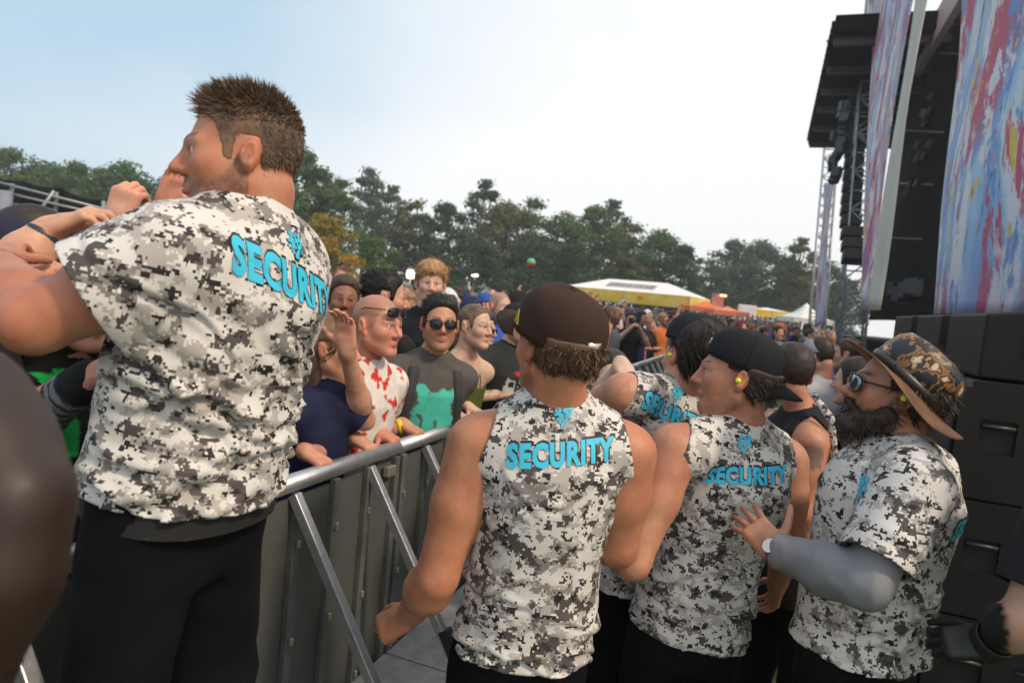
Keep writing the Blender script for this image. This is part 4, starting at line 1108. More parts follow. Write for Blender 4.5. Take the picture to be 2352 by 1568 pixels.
# scaffold of the mixing tower, left
r = empty('mixing_tower', tuple(P(120, 520, 21) * V(1, 1, 0))); tag(r, 'grey scaffold tower hung with black cloth at the left edge of the field', 'scaffold')
DRAPE = plain('black_drape', (.006, .007, .008), .9, var=.3, vscale=2, spec=.1)
SCAF = plain('scaffold_tube', (.30, .31, .32), .45, .6)
TW = lambda px, py: P(px, py, 21)
m = MB(); a, b = TW(-60, 405), TW(238, 462)
cpts = [(-60, 412), (40, 412), (85, 428), (130, 428), (175, 452), (238, 460)]
zz = [TW(x, y)[2] for x, y in cpts]; xs_ = [TW(x, y)[0] for x, y in cpts]
m.grid(lambda u, v_: V(a[0] + (b[0] - a[0]) * u, 21.2 + .15 * math.sin(u * 25), np.interp(a[0] + (b[0] - a[0]) * u, xs_, zz) * v_), 40, 6); m.build('drape', DRAPE, r, True, solid=.03)
for px in (-60, 28, 130, 238):
    q = TW(px, 405 + (px + 60) * .19); MB().tube([q * V(1, 1, 0), q], .06, 8).build('post', SCAF, r, True)
for y0, y1 in ((418, 478), (440, 492), (462, 512)):
    MB().tube([TW(-60, y0 - 14) - V(0, .1, 0), TW(238, y1 + 2) - V(0, .1, 0)], .04, 8).build('rail', SCAF, r, True)
MB().tube([TW(60, 540) - V(0, .12, 0), TW(130, 440) - V(0, .12, 0)], .05, 8).build('brace', SCAF, r, True)
MB().box(TW(5, 480) - V(0, .25, 0), (.45, .05, .55)).build('panel', plain('grey_panel', (.33, .35, .42), .6), r)
# ================================================================== the stage at the right
SBLK = plain('stage_black', (.0045, .0045, .0055), .9, var=.4, vscale=.6, spec=.08)
TRUSS = plain('truss_aluminium', (.36, .37, .40), .4, .7)
def graffiti(name, seed, tints, low=1.0):
    """banner print: sprayed patches of many colours"""
    m, t, b = newmat(name); b.inputs['Roughness'].default_value = .65
    tc = nd(t, 'ShaderNodeTexCoord'); mp = nd(t, 'ShaderNodeMapping'); mp.inputs['Location'].default_value = (seed, seed * 2, seed * .7); mp.inputs['Scale'].default_value = (1.0, 1.0, .42); t.links.new(tc.outputs['Object'], mp.inputs[0])
    w = nd(t, 'ShaderNodeTexNoise'); w.inputs['Scale'].default_value = .8; w.inputs['Detail'].default_value = 2; t.links.new(mp.outputs[0], w.inputs['Vector'])
    ad = nd(t, 'ShaderNodeMixRGB'); ad.blend_type = 'ADD'; ad.inputs[0].default_value = 1.3; t.links.new(mp.outputs[0], ad.inputs[1]); t.links.new(w.outputs['Color'], ad.inputs[2])
    prev = None
    base = nd(t, 'ShaderNodeTexNoise'); base.inputs['Scale'].default_value = 1.1; base.inputs['Detail'].default_value = 6; t.links.new(ad.outputs[0], base.inputs['Vector'])
    r = nd(t, 'ShaderNodeValToRGB'); el = r.color_ramp.elements; el[0].position = .30; el[0].color = (*tints[0], 1); el[1].position = .70; el[1].color = (*tints[-1], 1)
    for i, c in enumerate(tints[1:-1]):
        e = el.new(.30 + .40 * (i + 1) / (len(tints) - 1)); e.color = (*c, 1)
    t.links.new(base.outputs[0], r.inputs[0]); prev = r.outputs[0]
    for k, (sc, thr, c) in enumerate(((.9, .55, (.50, .06, .13)), (1.1, .56, (.70, .70, .74)), (1.2, .62, (.10, .28, .60)), (1.6, .63, (.70, .50, .06)), (2.4, .68, (.03, .03, .06)), (2.0, .67, (.28, .58, .72)))):
        n = nd(t, 'ShaderNodeTexNoise'); n.inputs['Scale'].default_value = sc * 1.5; n.inputs['Detail'].default_value = 7; n.inputs['Roughness'].default_value = .70
        m2 = nd(t, 'ShaderNodeMapping'); m2.inputs['Location'].default_value = (k * 5.1 + seed, k * 3.3, k * 7.7); t.links.new(ad.outputs[0], m2.inputs[0]); t.links.new(m2.outputs[0], n.inputs['Vector'])
        ra = nd(t, 'ShaderNodeMapRange'); ra.inputs['From Min'].default_value = thr - .045; ra.inputs['From Max'].default_value = thr - .015; t.links.new(n.outputs[0], ra.inputs[0])
        x = nd(t, 'ShaderNodeMixRGB'); t.links.new(ra.outputs[0], x.inputs[0]); t.links.new(prev, x.inputs[1]); x.inputs[2].default_value = (*c, 1); prev = x.outputs[0]
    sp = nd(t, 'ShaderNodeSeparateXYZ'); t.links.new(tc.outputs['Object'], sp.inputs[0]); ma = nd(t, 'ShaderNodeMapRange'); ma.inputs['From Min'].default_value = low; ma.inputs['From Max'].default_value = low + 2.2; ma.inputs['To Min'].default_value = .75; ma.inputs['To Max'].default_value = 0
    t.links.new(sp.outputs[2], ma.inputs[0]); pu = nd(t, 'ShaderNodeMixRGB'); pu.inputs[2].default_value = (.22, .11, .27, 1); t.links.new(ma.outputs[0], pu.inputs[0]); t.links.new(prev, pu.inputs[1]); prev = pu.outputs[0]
    t.links.new(prev, b.inputs['Base Color']); return m
def truss(label, base, top, w, name='truss_tower', cat='tower', step=None):
    """square lattice mast from base to top"""
    base, top = np.asarray(base, float), np.asarray(top, float); r = empty(name, tuple(base)); tag(r, label, cat)
    d = nrm(top - base); L = np.linalg.norm(top - base); x = nrm(bv - (bv @ d) * d); y = np.cross(d, x); st = step or w * 1.05
    T = lambda a, b, z: base + x * a * w / 2 + y * b * w / 2 + d * z
    for a, b in ((-1, -1), (1, -1), (1, 1), (-1, 1)):
        MB().tube([T(a, b, 0), T(a, b, L)], w * .055, 6).build('chord', TRUSS, r, True)
    n = int(L / st); proto = {}
    for i in range(n):
        for k, ((a, b), (c, e)) in enumerate((((-1, -1), (1, -1)), ((1, -1), (1, 1)), ((1, 1), (-1, 1)), ((-1, 1), (-1, -1)))):
            p0, p1 = T(a, b, 0), T(c, e, st)
            if i % 2: p0, p1 = T(c, e, 0), T(a, b, st)
            key = (k, i % 2)
            if key not in proto:
                m = MB(); m.tube([p0, p1], w * .035, 5); m.tube([T(a, b, st), T(c, e, st)], w * .035, 5); proto[key] = m.build('lattice_bar', TRUSS, r, True)
                proto[key].location = Vector(d * i * st)
            else:
                o = proto[key].copy(); COL.objects.link(o); o.location = Vector(d * i * st)
    return r
# near and far PA towers
near = truss('lattice stage tower carrying the nearer painted banner', PT(1962, 760, 4.0) * V(1, 1, 0), PT(2026, -120, 4.0), .75)
far_b = PT(1880, 750, 4.0); far_t = PT(1912, 300, 4.0)
truss('distant slender lattice tower at the far end of the stage', far_b * V(1, 1, 0), far_t, .8)
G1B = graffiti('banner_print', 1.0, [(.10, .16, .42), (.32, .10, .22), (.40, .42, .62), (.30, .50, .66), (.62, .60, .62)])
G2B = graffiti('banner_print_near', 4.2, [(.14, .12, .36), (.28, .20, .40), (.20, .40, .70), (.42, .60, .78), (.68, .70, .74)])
CREAM = plain('cream_scrim', (.56, .53, .47), .7, var=.12, vscale=.8)
def hang(name, mat, c4, parent, wob=.06, n=26, solid=.012):
    """cloth between four corners (top left, top right, bottom left, bottom right)"""
    a, b, c, d = [np.asarray(q, float) for q in c4]; nn = nrm(np.cross(b - a, c - a))
    m = MB(); m.grid(lambda u, v_: (a * (1 - u) + b * u) * (1 - v_) + (c * (1 - u) + d * u) * v_ + nn * wob * (math.sin(u * 9 + v_ * 3) * .5 + math.sin(v_ * 7 + u * 2) * .5), n, n); return m.build(name, mat, parent, True, solid=solid)
bn = empty('painted_banner', tuple(PT(1985, 760, 3.4) * V(1, 1, 0))); tag(bn, 'tall spray painted banner with a cream edge on the lattice tower', 'banner')
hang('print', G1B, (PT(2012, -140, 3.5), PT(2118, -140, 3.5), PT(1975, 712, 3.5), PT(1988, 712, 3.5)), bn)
hang('edge', CREAM, (PT(2119, -140, 3.45), PT(2150, -140, 3.45), PT(1989, 712, 3.45), PT(2022, 712, 3.45)), bn)
bn = empty('painted_banner', tuple(PT(2250, 760, 3.4) * V(1, 1, 0))); tag(bn, 'wide spray painted banner at the right edge above the loudspeakers', 'banner')
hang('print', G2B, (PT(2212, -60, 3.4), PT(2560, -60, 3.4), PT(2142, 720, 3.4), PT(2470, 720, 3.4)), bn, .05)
bn = empty('painted_banner', tuple(far_b * V(1, 1, 0))); tag(bn, 'narrow painted banner strip on the distant tower', 'banner')
hang('print', G1B, (PT(1893, 420, 3.3), PT(1912, 420, 3.3), PT(1870, 750, 3.3), PT(1893, 750, 3.3)), bn)
bn = empty('painted_banner', tuple(PT(2050, 100, 5) * V(1, 1, 0))); tag(bn, 'scrap of painted banner above the roof corner, left of the tower top', 'banner')
hang('print', G1B, (PT(2004, -60, 4.6), PT(2024, -60, 4.6), PT(1990, 62, 4.6), PT(2012, 50, 4.6)), bn)
# roof
rf = empty('stage_roof', tuple(Q(28, 8, 0))); tag(rf, 'black stage roof seen from below with cross trusses', 'stage roof')
ZR = 11.0
m = MB(); m.box(Q(29.5, 8.3, ZR + .3) , np.array([7.4, 6.0, .25]), np.stack([bv, nv, V(0, 0, 1)], 1)); m.build('canopy', SBLK, rf)
for s in (22.6, 25.2, 27.6, 30, 33, 36.2):
    m = MB(); m.bar(Q(s, 2.35, ZR - .12), Q(s, 14, ZR - .12), .22, .22); m.build('roof_truss', plain('dark_truss', (.05, .05, .055), .5, .4), rf)
for i in range(26):
    m = MB(); m.box(Q(22.4 + i * .56, 2.26, ZR + .3), np.array([.08, .05, .16]), np.stack([bv, nv, V(0, 0, 1)], 1)); m.build('lacing', SBLK, rf)
m = MB(); m.tube([PT(1900, 95, 2.4), PT(2030, 52, 4.2)], .06, 6); m.tube([PT(1900, 95, 2.4), PT(2016, 92, 4.2)], .06, 6); m.build('outrigger', TRUSS, rf, True)
for px, py in ((1914, 258), (1906, 300)):
    q = PT(px, py, 3.6); m = MB(); m.box(q, (.18, .12, .22)); m.build('work_light', plain('warm_lens', (.55, .38, .26), .5), rf, bevel=.02)
for a, b in ((22.2, 2.4), (22.2, 13.8), (36.6, 2.4), (36.6, 13.8)):
    if b > 5: MB().tube([Q(a, b, 0), Q(a, b, ZR)], .2, 8).build('column', SBLK, rf, True)
# stage house: deck, back wall and side drapes
st = empty('stage', tuple(Q(26, 9, 0))); tag(st, 'dark stage house with black drapes and a raised deck', 'stage')
RB = np.stack([bv, nv, V(0, 0, 1)], 1)
m = MB(); m.box(Q(24, 10, .75), np.array([16, 5.0, .75]), RB); m.build('deck', SBLK, st)
m = MB(); m.box(Q(24, 15.2, 5), np.array([17, .1, 5.5]), RB); m.build('back_wall', SBLK, st)
hang('side_drape', SBLK, (PT(2120, 64, 5.6), PT(2260, 64, 5.6), PT(1992, 735, 5.6), PT(2260, 735, 5.6)), st, .15)
m = MB(); a_, b_2 = PT(2132, 40, 5.2), PT(2215, 40, 5.2); m.box((a_ + b_2) / 2, np.array([np.linalg.norm(b_2 - a_) / 2 + .6, .1, .5]), RB); m.build('fascia', plain('grey_fascia', (.42, .44, .47), .7), st)
for i, (px, py) in enumerate(((2150, 120), (2120, 300), (2095, 420), (2070, 545))):
    m = MB(); m.bar(PT(px - 40, py, 5.4), PT(px + 50, py + 4, 5.4), .05); m.build('pipe', plain('dim_pipe', (.06, .06, .065), .5, .4), st)
rng = np.random.RandomState(3)
for i in range(14):
    u = rng.rand(); q = PT(2150 - 60 * u + rng.randn() * 9, 190 + 260 * u, 5.3); m = MB(); m.box(q, (.09, .07, .13), rotm(rng.rand() * 90, 20)); m.build('stage_lamp', plain('lamp_body', (.025, .025, .028), .5), st, bevel=.015)
for i in range(6):
    q = PT(2060 + 14 * i, 650 + rng.rand() * 30, 5.2); m = MB(); m.box(q, (.25, .2, .22)); m.build('amp_rack', plain('rack', (.02, .02, .03), .5), st, bevel=.02)
# hung loudspeakers
la = empty('line_array', tuple(PT(1960, 600, 3.7))); tag(la, 'black curved array of loudspeakers hanging beside the lattice tower', 'loudspeaker')
n = 15
for i in range(n):
    u = i / (n - 1); px = 1972 - 26 * u + (14 * max(0, u - .75) / .25); py = 215 + 375 * u; q = PT(px, py, 3.7)
    R = RB @ rotm(0, 0, 4 + 24 * max(0, u - .6)); m = MB(); m.box(q, np.array([.36, .32, .165]), R); m.build('cabinet', plain('cabinet_black', (.012, .012, .013), .6), la, bevel=.02)
MB().tube([PT(1974, 205, 3.7), Q(24.5, 4.2, ZR)], .04, 6).build('chain', STEEL, la, True)
la2 = empty('lighting_cluster', tuple(PT(1925, 380, 3.0))); tag(la2, 'cluster of stage lamps hanging under the roof lip', 'stage lights')
for i in range(13):
    px = 1940 - 26 * (i / 12) + rng.randn() * 6; py = 245 + 165 * i / 12; q = PT(px, py, 3.0)
    m = MB(); m.box(q, (.16, .12, .18), rotm(rng.rand() * 180, rng.rand() * 30)); m.build('lamp_head', plain('lamp_body', (.025, .025, .028), .5), la2, bevel=.03)
MB().bar(PT(1946, 232, 3.0), PT(1908, 418, 3.0), .08).build('hanging_bar', STEEL, la2)
# ------------------------------------------------------------------ bass cabinets in the pit
m_, t_, b_ = newmat('cabinet_paint'); b_.inputs['Base Color'].default_value = (.012, .0115, .0115, 1); b_.inputs['Roughness'].default_value = .55; b_.inputs['Specular IOR Level'].default_value = .18
bump(t_, b_, 320, .5, .003, 3); CABP = m_
RECESS = plain('recess_black', (.004, .004, .004), .8)
S0, T0 = 1.86, 2.24
def bass_cab(s, t, z, w, d, h, label):
    c = Q(s + d / 2, t + w / 2, z); r = empty('bass_cabinet', tuple(c)); tag(r, label, 'loudspeaker', 'bass cabinets stacked in the pit')
    L = lambda a, b, e: c + bv * a + nv * b + V(0, 0, e)
    # carcass: near side is pierced by handle recesses, so it is framed out of boards
    m = MB(); m.box(L(.02, 0, h / 2), np.array([d / 2 - .02, w / 2, h / 2 - .003]), RB); m.build('carcass', CABP, r, bevel=.012)
    xs = [-w / 2, -w / 2 + .10, -w / 2 + .24, -w / 2 + .36, -w / 2 + .50, w / 2]; z0, z1 = h * .40, h * .68
    f = -d / 2 + .010
    m = MB(); hh = .011
    m.box(L(f, 0, z0 / 2 + .002), np.array([hh, w / 2 - .004, z0 / 2 - .002]), RB); m.box(L(f, 0, (z1 + h) / 2 - .002), np.array([hh, w / 2 - .004, (h - z1) / 2 - .002]), RB)
    for i in (0, 2, 4): m.box(L(f, (xs[i] + xs[i + 1]) / 2, (z0 + z1) / 2), np.array([hh, (xs[i + 1] - xs[i]) / 2 - (.004 if i in (0, 4) else 0), (z1 - z0) / 2]), RB)
    m.build('side_board', CABP, r)
    for i in (1, 3):
        m = MB(); m.box(L(f + .0085, (xs[i] + xs[i + 1]) / 2, (z0 + z1) / 2), np.array([.002, (xs[i + 1] - xs[i]) / 2 - .001, (z1 - z0) / 2 - .001]), RB); m.build('handle_recess', RECESS, r)
        MB().tube([L(f - .002, xs[i] + .005, z1 - .03), L(f - .002, xs[i + 1] - .005, z1 - .03)], .010, 8).build('handle', plain('handle_black', (.03, .03, .03), .4), r, True)
    m = MB(); m.box(L(0, -w / 2 - .006, h / 2), np.array([d / 2 - .03, .005, h / 2 - .03]), RB); m.build('grille', plain('grille_steel', (.020, .023, .030), .55, .3, bs=300, bstr=.6), r)
    for a, e in ((-1, 0), (1, 0), (-1, 1), (1, 1)):
        m = MB(); m.box(L(-d / 2 + .008, a * (w / 2 - .02), e * (h - .04) + .02), np.array([.012, .024, .018]), RB); m.build('corner_plate', plain('corner_steel', (.06, .06, .062), .4, .6), r, bevel=.004)
    return r
tag_n = {0: 'bottom', 1: 'middle', 2: 'top'}
for j in range(3):
    for i in range(3):
        bass_cab(S0 + j * .86, T0 + .02 * j, i * .55, 1.15, .82, .546, 'black bass cabinet, %s of the %s stack from the camera' % (tag_n[i], ['first', 'second', 'third'][j]))
    # angled top box
    c = Q(S0 + j * .86 + .42, T0 + .50, 1.65); r = empty('front_fill_speaker', tuple(c)); tag(r, 'black wedge topped loudspeaker lying on the %s bass stack' % ['first', 'second', 'third'][j], 'loudspeaker', 'front fill loudspeakers')
    pr = [(-.42, 0), (.40, 0), (.40, .20), (-.20, .335), (-.42, .30)]; m = MB(); hd = .34
    vv = [c + nv * a + V(0, 0, b + .004) - bv * hd for a, b in pr] + [c + nv * a + V(0, 0, b + .004) + bv * hd for a, b in pr]
    m.add(vv, [(0, 1, 2, 3, 4), (9, 8, 7, 6, 5)] + [(i, i + 5, (i + 1) % 5 + 5, (i + 1) % 5) for i in range(5)]); m.build('carcass', CABP, r, bevel=.012)
    for a in (-.18, .06):
        m = MB(); m.box(c - bv * (hd + .004) + nv * a + V(0, 0, .17), np.array([.006, .065, .055]), RB); m.build('handle_recess', RECESS, r, bevel=.004)
    m = MB(); m.tube([c - bv * (hd + .01) + nv * .10 + V(0, 0, .35), c - bv * (hd + .03) + nv * .20 + V(0, 0, .20), c - bv * (hd + .02) + nv * .24 + V(0, 0, .02)], .020, 8); m.build('rigging_arm', STEEL, r, True)
# ================================================================== guards in the pit
def AZ(px, py=784): r = ray(px, py); return math.degrees(math.atan2(-r[0], 1))
def yw(px, rel): return rel + AZ(px)           # rel: 0 = seen from behind, 90 = facing left, 180 = facing us
GEAR = plain('black_trousers', (.0055, .0055, .007), .85, var=.3, bs=80, bstr=.3, spec=.10)
PLUG = plain('earplug_foam', (.75, .85, .03), .6)
def earplug(p, side):
    T = hframe(p); m = MB(); m.lathe([(.0075, 0), (.0075, .012), (.005, .016), (.0003, .017)], 10, lambda q: T((side * (.082 + q[2]), -.003 + q[0], -.006 + q[1]))); m.build('earplug', PLUG, p.root, True)
def band(p, name, wr, el, at, r, w, mat, parent=None):
    wr, el = np.asarray(wr, float), np.asarray(el, float); d = nrm(wr - el); c = wr - d * at
    x = nrm(np.cross(d, V(.3, .2, 1))); y = np.cross(d, x); m = MB()
    m.lathe([(r * .96, -w / 2), (r, -w * .4), (r, w * .4), (r * .96, w / 2)], 24, lambda q: c + x * q[0] + y * q[1] + d * q[2]); return m.build(name, mat, parent or p.root, True, solid=.002)

g1_arm = (P(78, 742, 1.20), P(0, 600, 1.46))
g1y = yw(480, 46)
g1 = person('heavyset guard on the barrier step in a camouflage tee, arm out over the crowd', dict(
    H=1.88, g=1.24, tw=1.10, td=1.14, yaw=g1y, hyaw=yw(560, 93), hpitch=-2, hroll=2, gz=.273, foot=tuple(V(-.66, 1.42, .273)), fyaw=60, stance=.17,
    hip=P(420, 1190, 1.43), neck=P(578, 500, 1.45), head=P(552, 368, 1.44), hs=1.06, nr=.070, skin=(.46, .19, .108), tilt=.02, belly=.03,
    face=dict(stubble=.84, hair_color=(.085, .05, .032), fat=1.14, nose=1.05, brow_color=(.05, .03, .02)),
    hair=dict(hair_color=(.105, .066, .042), thick=.003, top=.011, swid=.0011, strands=15000, slen=lambda q: np.interp(q[:, 2] + .25 * q[:, 1], [.02, .07, .11], [.007, .012, .024]), lift=lambda q: np.interp(q[:, 2] + .2 * q[:, 1], [.03, .08, .11], [.06, .22, .42]), jit=.20, lump=.001,
              flow=lambda q: np.where((q[:, 2] < .06)[:, None], np.array([0, -.45, -.9]), np.stack([q[:, 0] * 2, .35 + q[:, 1] * 4, .15 + 0 * q[:, 0]], 1)), h=.005, roots=((.22, .12, .075), .075)),
    shL=P(398, 600, 1.29), armL=(*g1_arm, dict(dir=V(-.5, .8, .3), back=V(-.2, -.4, 1))),
    shR=P(640, 610, 1.58), armR=(P(560, 730, 1.80), P(440, 700, 1.95), dict(back=V(0, 0, 1))),
    top=dict(kind='tee', mat=CAMO, cuff=.60, loose=.024, under=.07, hem=.115, amp=.040, folds='cross', h=.0058, seed=1, scoop=.05, collar=.30, heml=.04),
    bottom=dict(mat=GEAR)))
b1 = g1.hip + g1.ax * g1.L * .835 - g1.fw * .15 - g1.lat * .012
security_print(g1, b1, g1.lat + V(0, 0, -.22), g1.ax, -g1.fw + V(0, 0, .1), .30, .074, logo=b1 + g1.ax * .075 + g1.lat * .02, lw=.05)
# ---- brown cap
g2_el, g2_wr = P(1003, 1325, 1.74), P(938, 1412, 1.86)
g2y = yw(1260, 10)
g2 = person('guard in a brown cap and sleeveless camouflage shirt with lowered fist, seen from behind', dict(
    H=1.84, g=1.28, tw=1.04, td=1.08, yaw=g2y, hyaw=yw(1285, 40), hpitch=4, hip=P(1198, 1480, 1.82), neck=P(1278, 935, 1.80), head=P(1274, 798, 1.78), hh=.0065, hs=1.06, nr=.070, skin=(.47, .20, .112), sw=.185,
    face=dict(stubble=.4, hair_color=(.10, .05, .028)),
    hair=dict(hair_color=(.115, .062, .035), thick=.010, top=-.006, back=.020, lump=.007, lumpf=48, strands=6000, slen=.014, lift=.35, jit=.7, curl=.5, line=lambda y: np.interp(y, [-.12, -.05, -.02, .0, .03, .05], [-.075, -.068, -.03, .02, .03, .2]), cap=lambda y: np.interp(y, [-.1, .1], [.035, .06])),
    shL=P(1098, 1022, 1.79), shR=P(1436, 1042, 1.82), armL=(g2_el, g2_wr, dict(dir=nrm(V(-.75, .12, -.55)), back=V(-.35, -.75, .45), curl=(48, 62, 40), thumb=(30, 30), spread=3, sc=1.05)),
    armR=(P(1420, 1255, 1.86), P(1345, 1215, 2.08), dict(back=V(0, 0, 1), curl=(40, 40, 30))),
    top=dict(kind='tank', mat=CAMO, hem=.0, amp=.027, folds='hang', h=.0068, seed=2, scoop=.0, collar=.16, arm_in=.004), bottom=dict(mat=GEAR)))
security_print(g2, P(1290, 1042, 1.68), rotm(g2y) @ V(1, 0, .13), V(-.04, 0, 1), rotm(g2y) @ V(0, -1, 0), .275, .060, logo=P(1300, 958, 1.68), lw=.05)
ball_cap(g2, (.040, .022, .016), 0, 13, .0, bill=.085, sz=1.18)
m = MB(); m.grid(lambda u, v_: g2.capT((.016 * (u * 2 - 1) + .0, -.1095 + .004 * (u * 2 - 1) ** 2, .018 + .016 * v_)), 6, 2); m.build('cap_badge', plain('silver_badge', (.72, .70, .62), .3, .6, var=.4, vscale=150), g2.cap, True, solid=.002)
m = MB()
for a, b in (((0, .0), (.5, 1)), ((.5, 1), (1, 0)), ((.1, .25), (.9, .25)), ((0, 0), (1, 0)), ((.3, .5), (.7, .5))):
    f_ = lambda q: g2.capT((-.0895 * math.cos(.35 + .28 * q[0]), .1095 * math.sin(.35 + .28 * q[0]) , .010 + .028 * q[1]))
    m.bar(f_(a) + rotm(yw(1285, 30)) @ V(-.001, 0, 0), f_(b) + rotm(yw(1285, 30)) @ V(-.001, 0, 0), .0028)
m.build('cap_emblem', plain('gold_thread', (.65, .45, .05), .5), g2.cap)
# ---- leaning guard behind, with dark hair under a black cap
g3y = yw(1530, 30)
g3 = person('leaning guard with dark hair and yellow earplug, another hand gripping his shoulder', dict(
    H=1.84, g=1.1, tw=1.02, td=1.08, yaw=g3y, hyaw=yw(1590, 38), hpitch=-6, hroll=8, hip=P(1440, 1330, 2.42), neck=P(1545, 905, 2.40), head=P(1588, 822, 2.40), hs=1.03, hh=.006, skin=(.50, .235, .145), foot=tuple(P(1500, 1300, 2.45) * V(1, 1, 0)), tilt=-.28,
    hair=dict(hair_color=(.022, .014, .010), thick=.012, top=.004, back=.012, strands=3500, slen=.03, lift=.15, jit=.18, line=lambda y: np.interp(y, [-.12, -.05, -.02, .0, .03, .05], [-.10, -.09, -.03, .02, .03, .2])),
    shL=P(1432, 905, 2.24), shR=P(1648, 1000, 2.42), armL=(P(1345, 950, 2.52), P(1280, 880, 2.78), dict(back=V(0, 0, 1))), armR=(P(1640, 1150, 2.60), P(1560, 1120, 2.8), dict(back=V(0, 0, 1))),
    top=dict(kind='tank', mat=CAMO, hem=.0, amp=.027, folds='cross', h=.0078, seed=3, scoop=.0, collar=.15, arm_in=.0), bottom=dict(mat=GEAR)))
security_print(g3, P(1548, 950, 2.25), rotm(g3y) @ V(1, 0, -.34), V(.34, 0, 1), rotm(g3y) @ V(0, -1, .1), .29, .060, logo=P(1575, 908, 2.25), lw=.05)
ball_cap(g3, (.018, .019, .021), -150, -10, .022, bill=.075, peak_drop=.0)
earplug(g3, -1)
# ---- backward cap
g4_el = P(1452, 1290, 1.93); g4y = yw(1660, 22)
g4 = person('guard in profile with a backward black cap and sleeveless camouflage shirt', dict(
    H=1.80, g=1.22, tw=1.04, td=1.14, yaw=g4y, hyaw=yw(1690, 93), hpitch=2, hip=P(1575, 1440, 2.16), neck=P(1702, 985, 2.14), head=P(1690, 862, 2.10), hs=1.06, nr=.060, skin=(.49, .22, .135), sw=.18,
    face=dict(stubble=.25, hair_color=(.06, .04, .03)),
    hair=dict(hair_color=(.035, .022, .016), thick=.010, top=-.006, back=.012, strands=2500, slen=.024, lift=.2, jit=.3, line=lambda y: np.interp(y, [-.12, -.05, -.02, .0, .03, .05], [-.09, -.08, -.03, .02, .02, .2]), cap=lambda y: np.interp(y, [-.1, .1], [.02, .07])),
    shL=P(1548, 1032, 2.03), shR=P(1800, 1060, 2.22), armL=(g4_el, P(1400, 1190, 2.22), dict(back=V(0, 0, 1), curl=(50, 50, 30))), armR=(P(1812, 1230, 2.22), P(1785, 1340, 2.34), dict(back=V(1, 0, 0))),
    top=dict(kind='tank', mat=CAMO, hem=.0, amp=.027, folds='hang', h=.0075, seed=4, scoop=.0, collar=.12, arm_in=.0), bottom=dict(mat=GEAR)))
security_print(g4, P(1728, 1098, 1.98), rotm(g4y) @ V(1, 0, .06), V(.0, 0, 1), rotm(g4y) @ V(0, -1, 0), .26, .052, logo=P(1728, 1028, 1.98), lw=.05)
ball_cap(g4, (.013, .014, .017), 180, -16, .004, bill=.085, peak_drop=.02)
m = MB(); m.grid(lambda u, v_: g4.capT((.006 + .035 * u - .02, -.1085 + .004 * (u * 2 - 1) ** 2 * 0 + .3 * (.006 + .035 * u - .02) ** 2 / .05, .022 + .020 * v_)), 6, 2); m.build('cap_badge', plain('grey_thread', (.30, .34, .40), .7, var=.4, vscale=200), g4.cap, True, solid=.002)
earplug(g4, -1)
# ---- bearded guard
g5_el, g5_wr = P(1988, 1340, 1.60), P(1782, 1262, 1.80); g5y = yw(2010, 66)
g5 = person('bearded guard in mirrored sunglasses and a wide brimmed hat, hand on the next guard', dict(
    H=1.80, g=1.12, tw=1.10, td=1.24, yaw=g5y, hyaw=yw(2040, 100), hpitch=8, hip=P(1968, 1480, 1.86), neck=P(2072, 1020, 1.88), head=P(2058, 900, 1.86), hs=1.05, nr=.066, skin=(.43, .20, .12), sw=.17,
    face=dict(stubble=.97, hair_color=(.03, .02, .015), nose=1.12),
    hair=dict(hair_color=(.036, .024, .017), thick=.012, top=-.006, back=.010, lump=.005, strands=3500, slen=.022, lift=.5, jit=.5,
              line=lambda y: np.interp(y, [-.12, -.05, -.02, .0, .03, .05], [-.10, -.09, -.03, .01, .0, .2]),
              extra=[lambda q: smax(d_cap(np.stack([np.abs(q[:, 0]), q[:, 1], q[:, 2]], 1), (.056, .012, -.055), (.016, .085, -.112), .026, .034) + .004 * vnoise(q * 70), -(d_ell(q, (0, .10, -.067), (.020, .03, .010))), .006),
                     lambda q: d_cap(np.stack([np.abs(q[:, 0]), q[:, 1], q[:, 2]], 1), (.004, .105, -.051), (.030, .088, -.066), .010, .009)]),
    shL=P(2095, 1120, 1.68), armL=(g5_el, g5_wr, dict(dir=nrm(P(1690, 1165, 1.95) - g5_wr), back=V(-.15, -1, .35), curl=(8, 10, 8), spread=9, thumb=(58, 2, 8), sc=1.08)), armR=(P(2040, 1250, 2.15), P(1900, 1240, 2.2), dict(back=V(0, 0, 1))),
    top=dict(kind='tee', mat=CAMO, cuff=.78, loose=.022, hem=.0, amp=.028, folds='hang', h=.0072, seed=5, scoop=.25, collar=.12), bottom=dict(mat=GEAR),
    glasses=dict(mirror=.9, lens=(.30, .30, .36), w=.032, h=.022, y=.110)))
m = MB(); G = Field(); s0_ = g5.sh['L']; G.cap(s0_ + (g5_el - s0_) * .5, g5_el, .060, .053, k=.03); G.cap(g5_el, g5_el * .6 + g5_wr * .4, .054, .060, k=.03); G.cap(g5_el * .65 + g5_wr * .35, g5_wr + nrm(g5_wr - g5_el) * .03, .060, .041, k=.03)
lo, hi = G.bounds(); v, f = polygonise(G.ev, lo - .01, hi + .01, .0075); nn = normals(v, f); v = v + nn * (.004 * ridge(v * np.array([22, 22, 22])))[:, None]
v, f = clip_mesh(v, f, [(g5_wr + nrm(g5_wr - g5_el) * -.005, nrm(g5_wr - g5_el), lambda x: ((x - g5_wr) ** 2).sum(1) < .02)])
o = mk('undersleeve', v, f, DYED, g5.root); o.color = (.21, .215, .235, 1)
security_print(g5, P(2186, 1190, 1.86), rotm(g5y) @ V(1, 0, 0), V(.05, 0, 1), rotm(g5y) @ V(0, -1, 0), .27, .055)
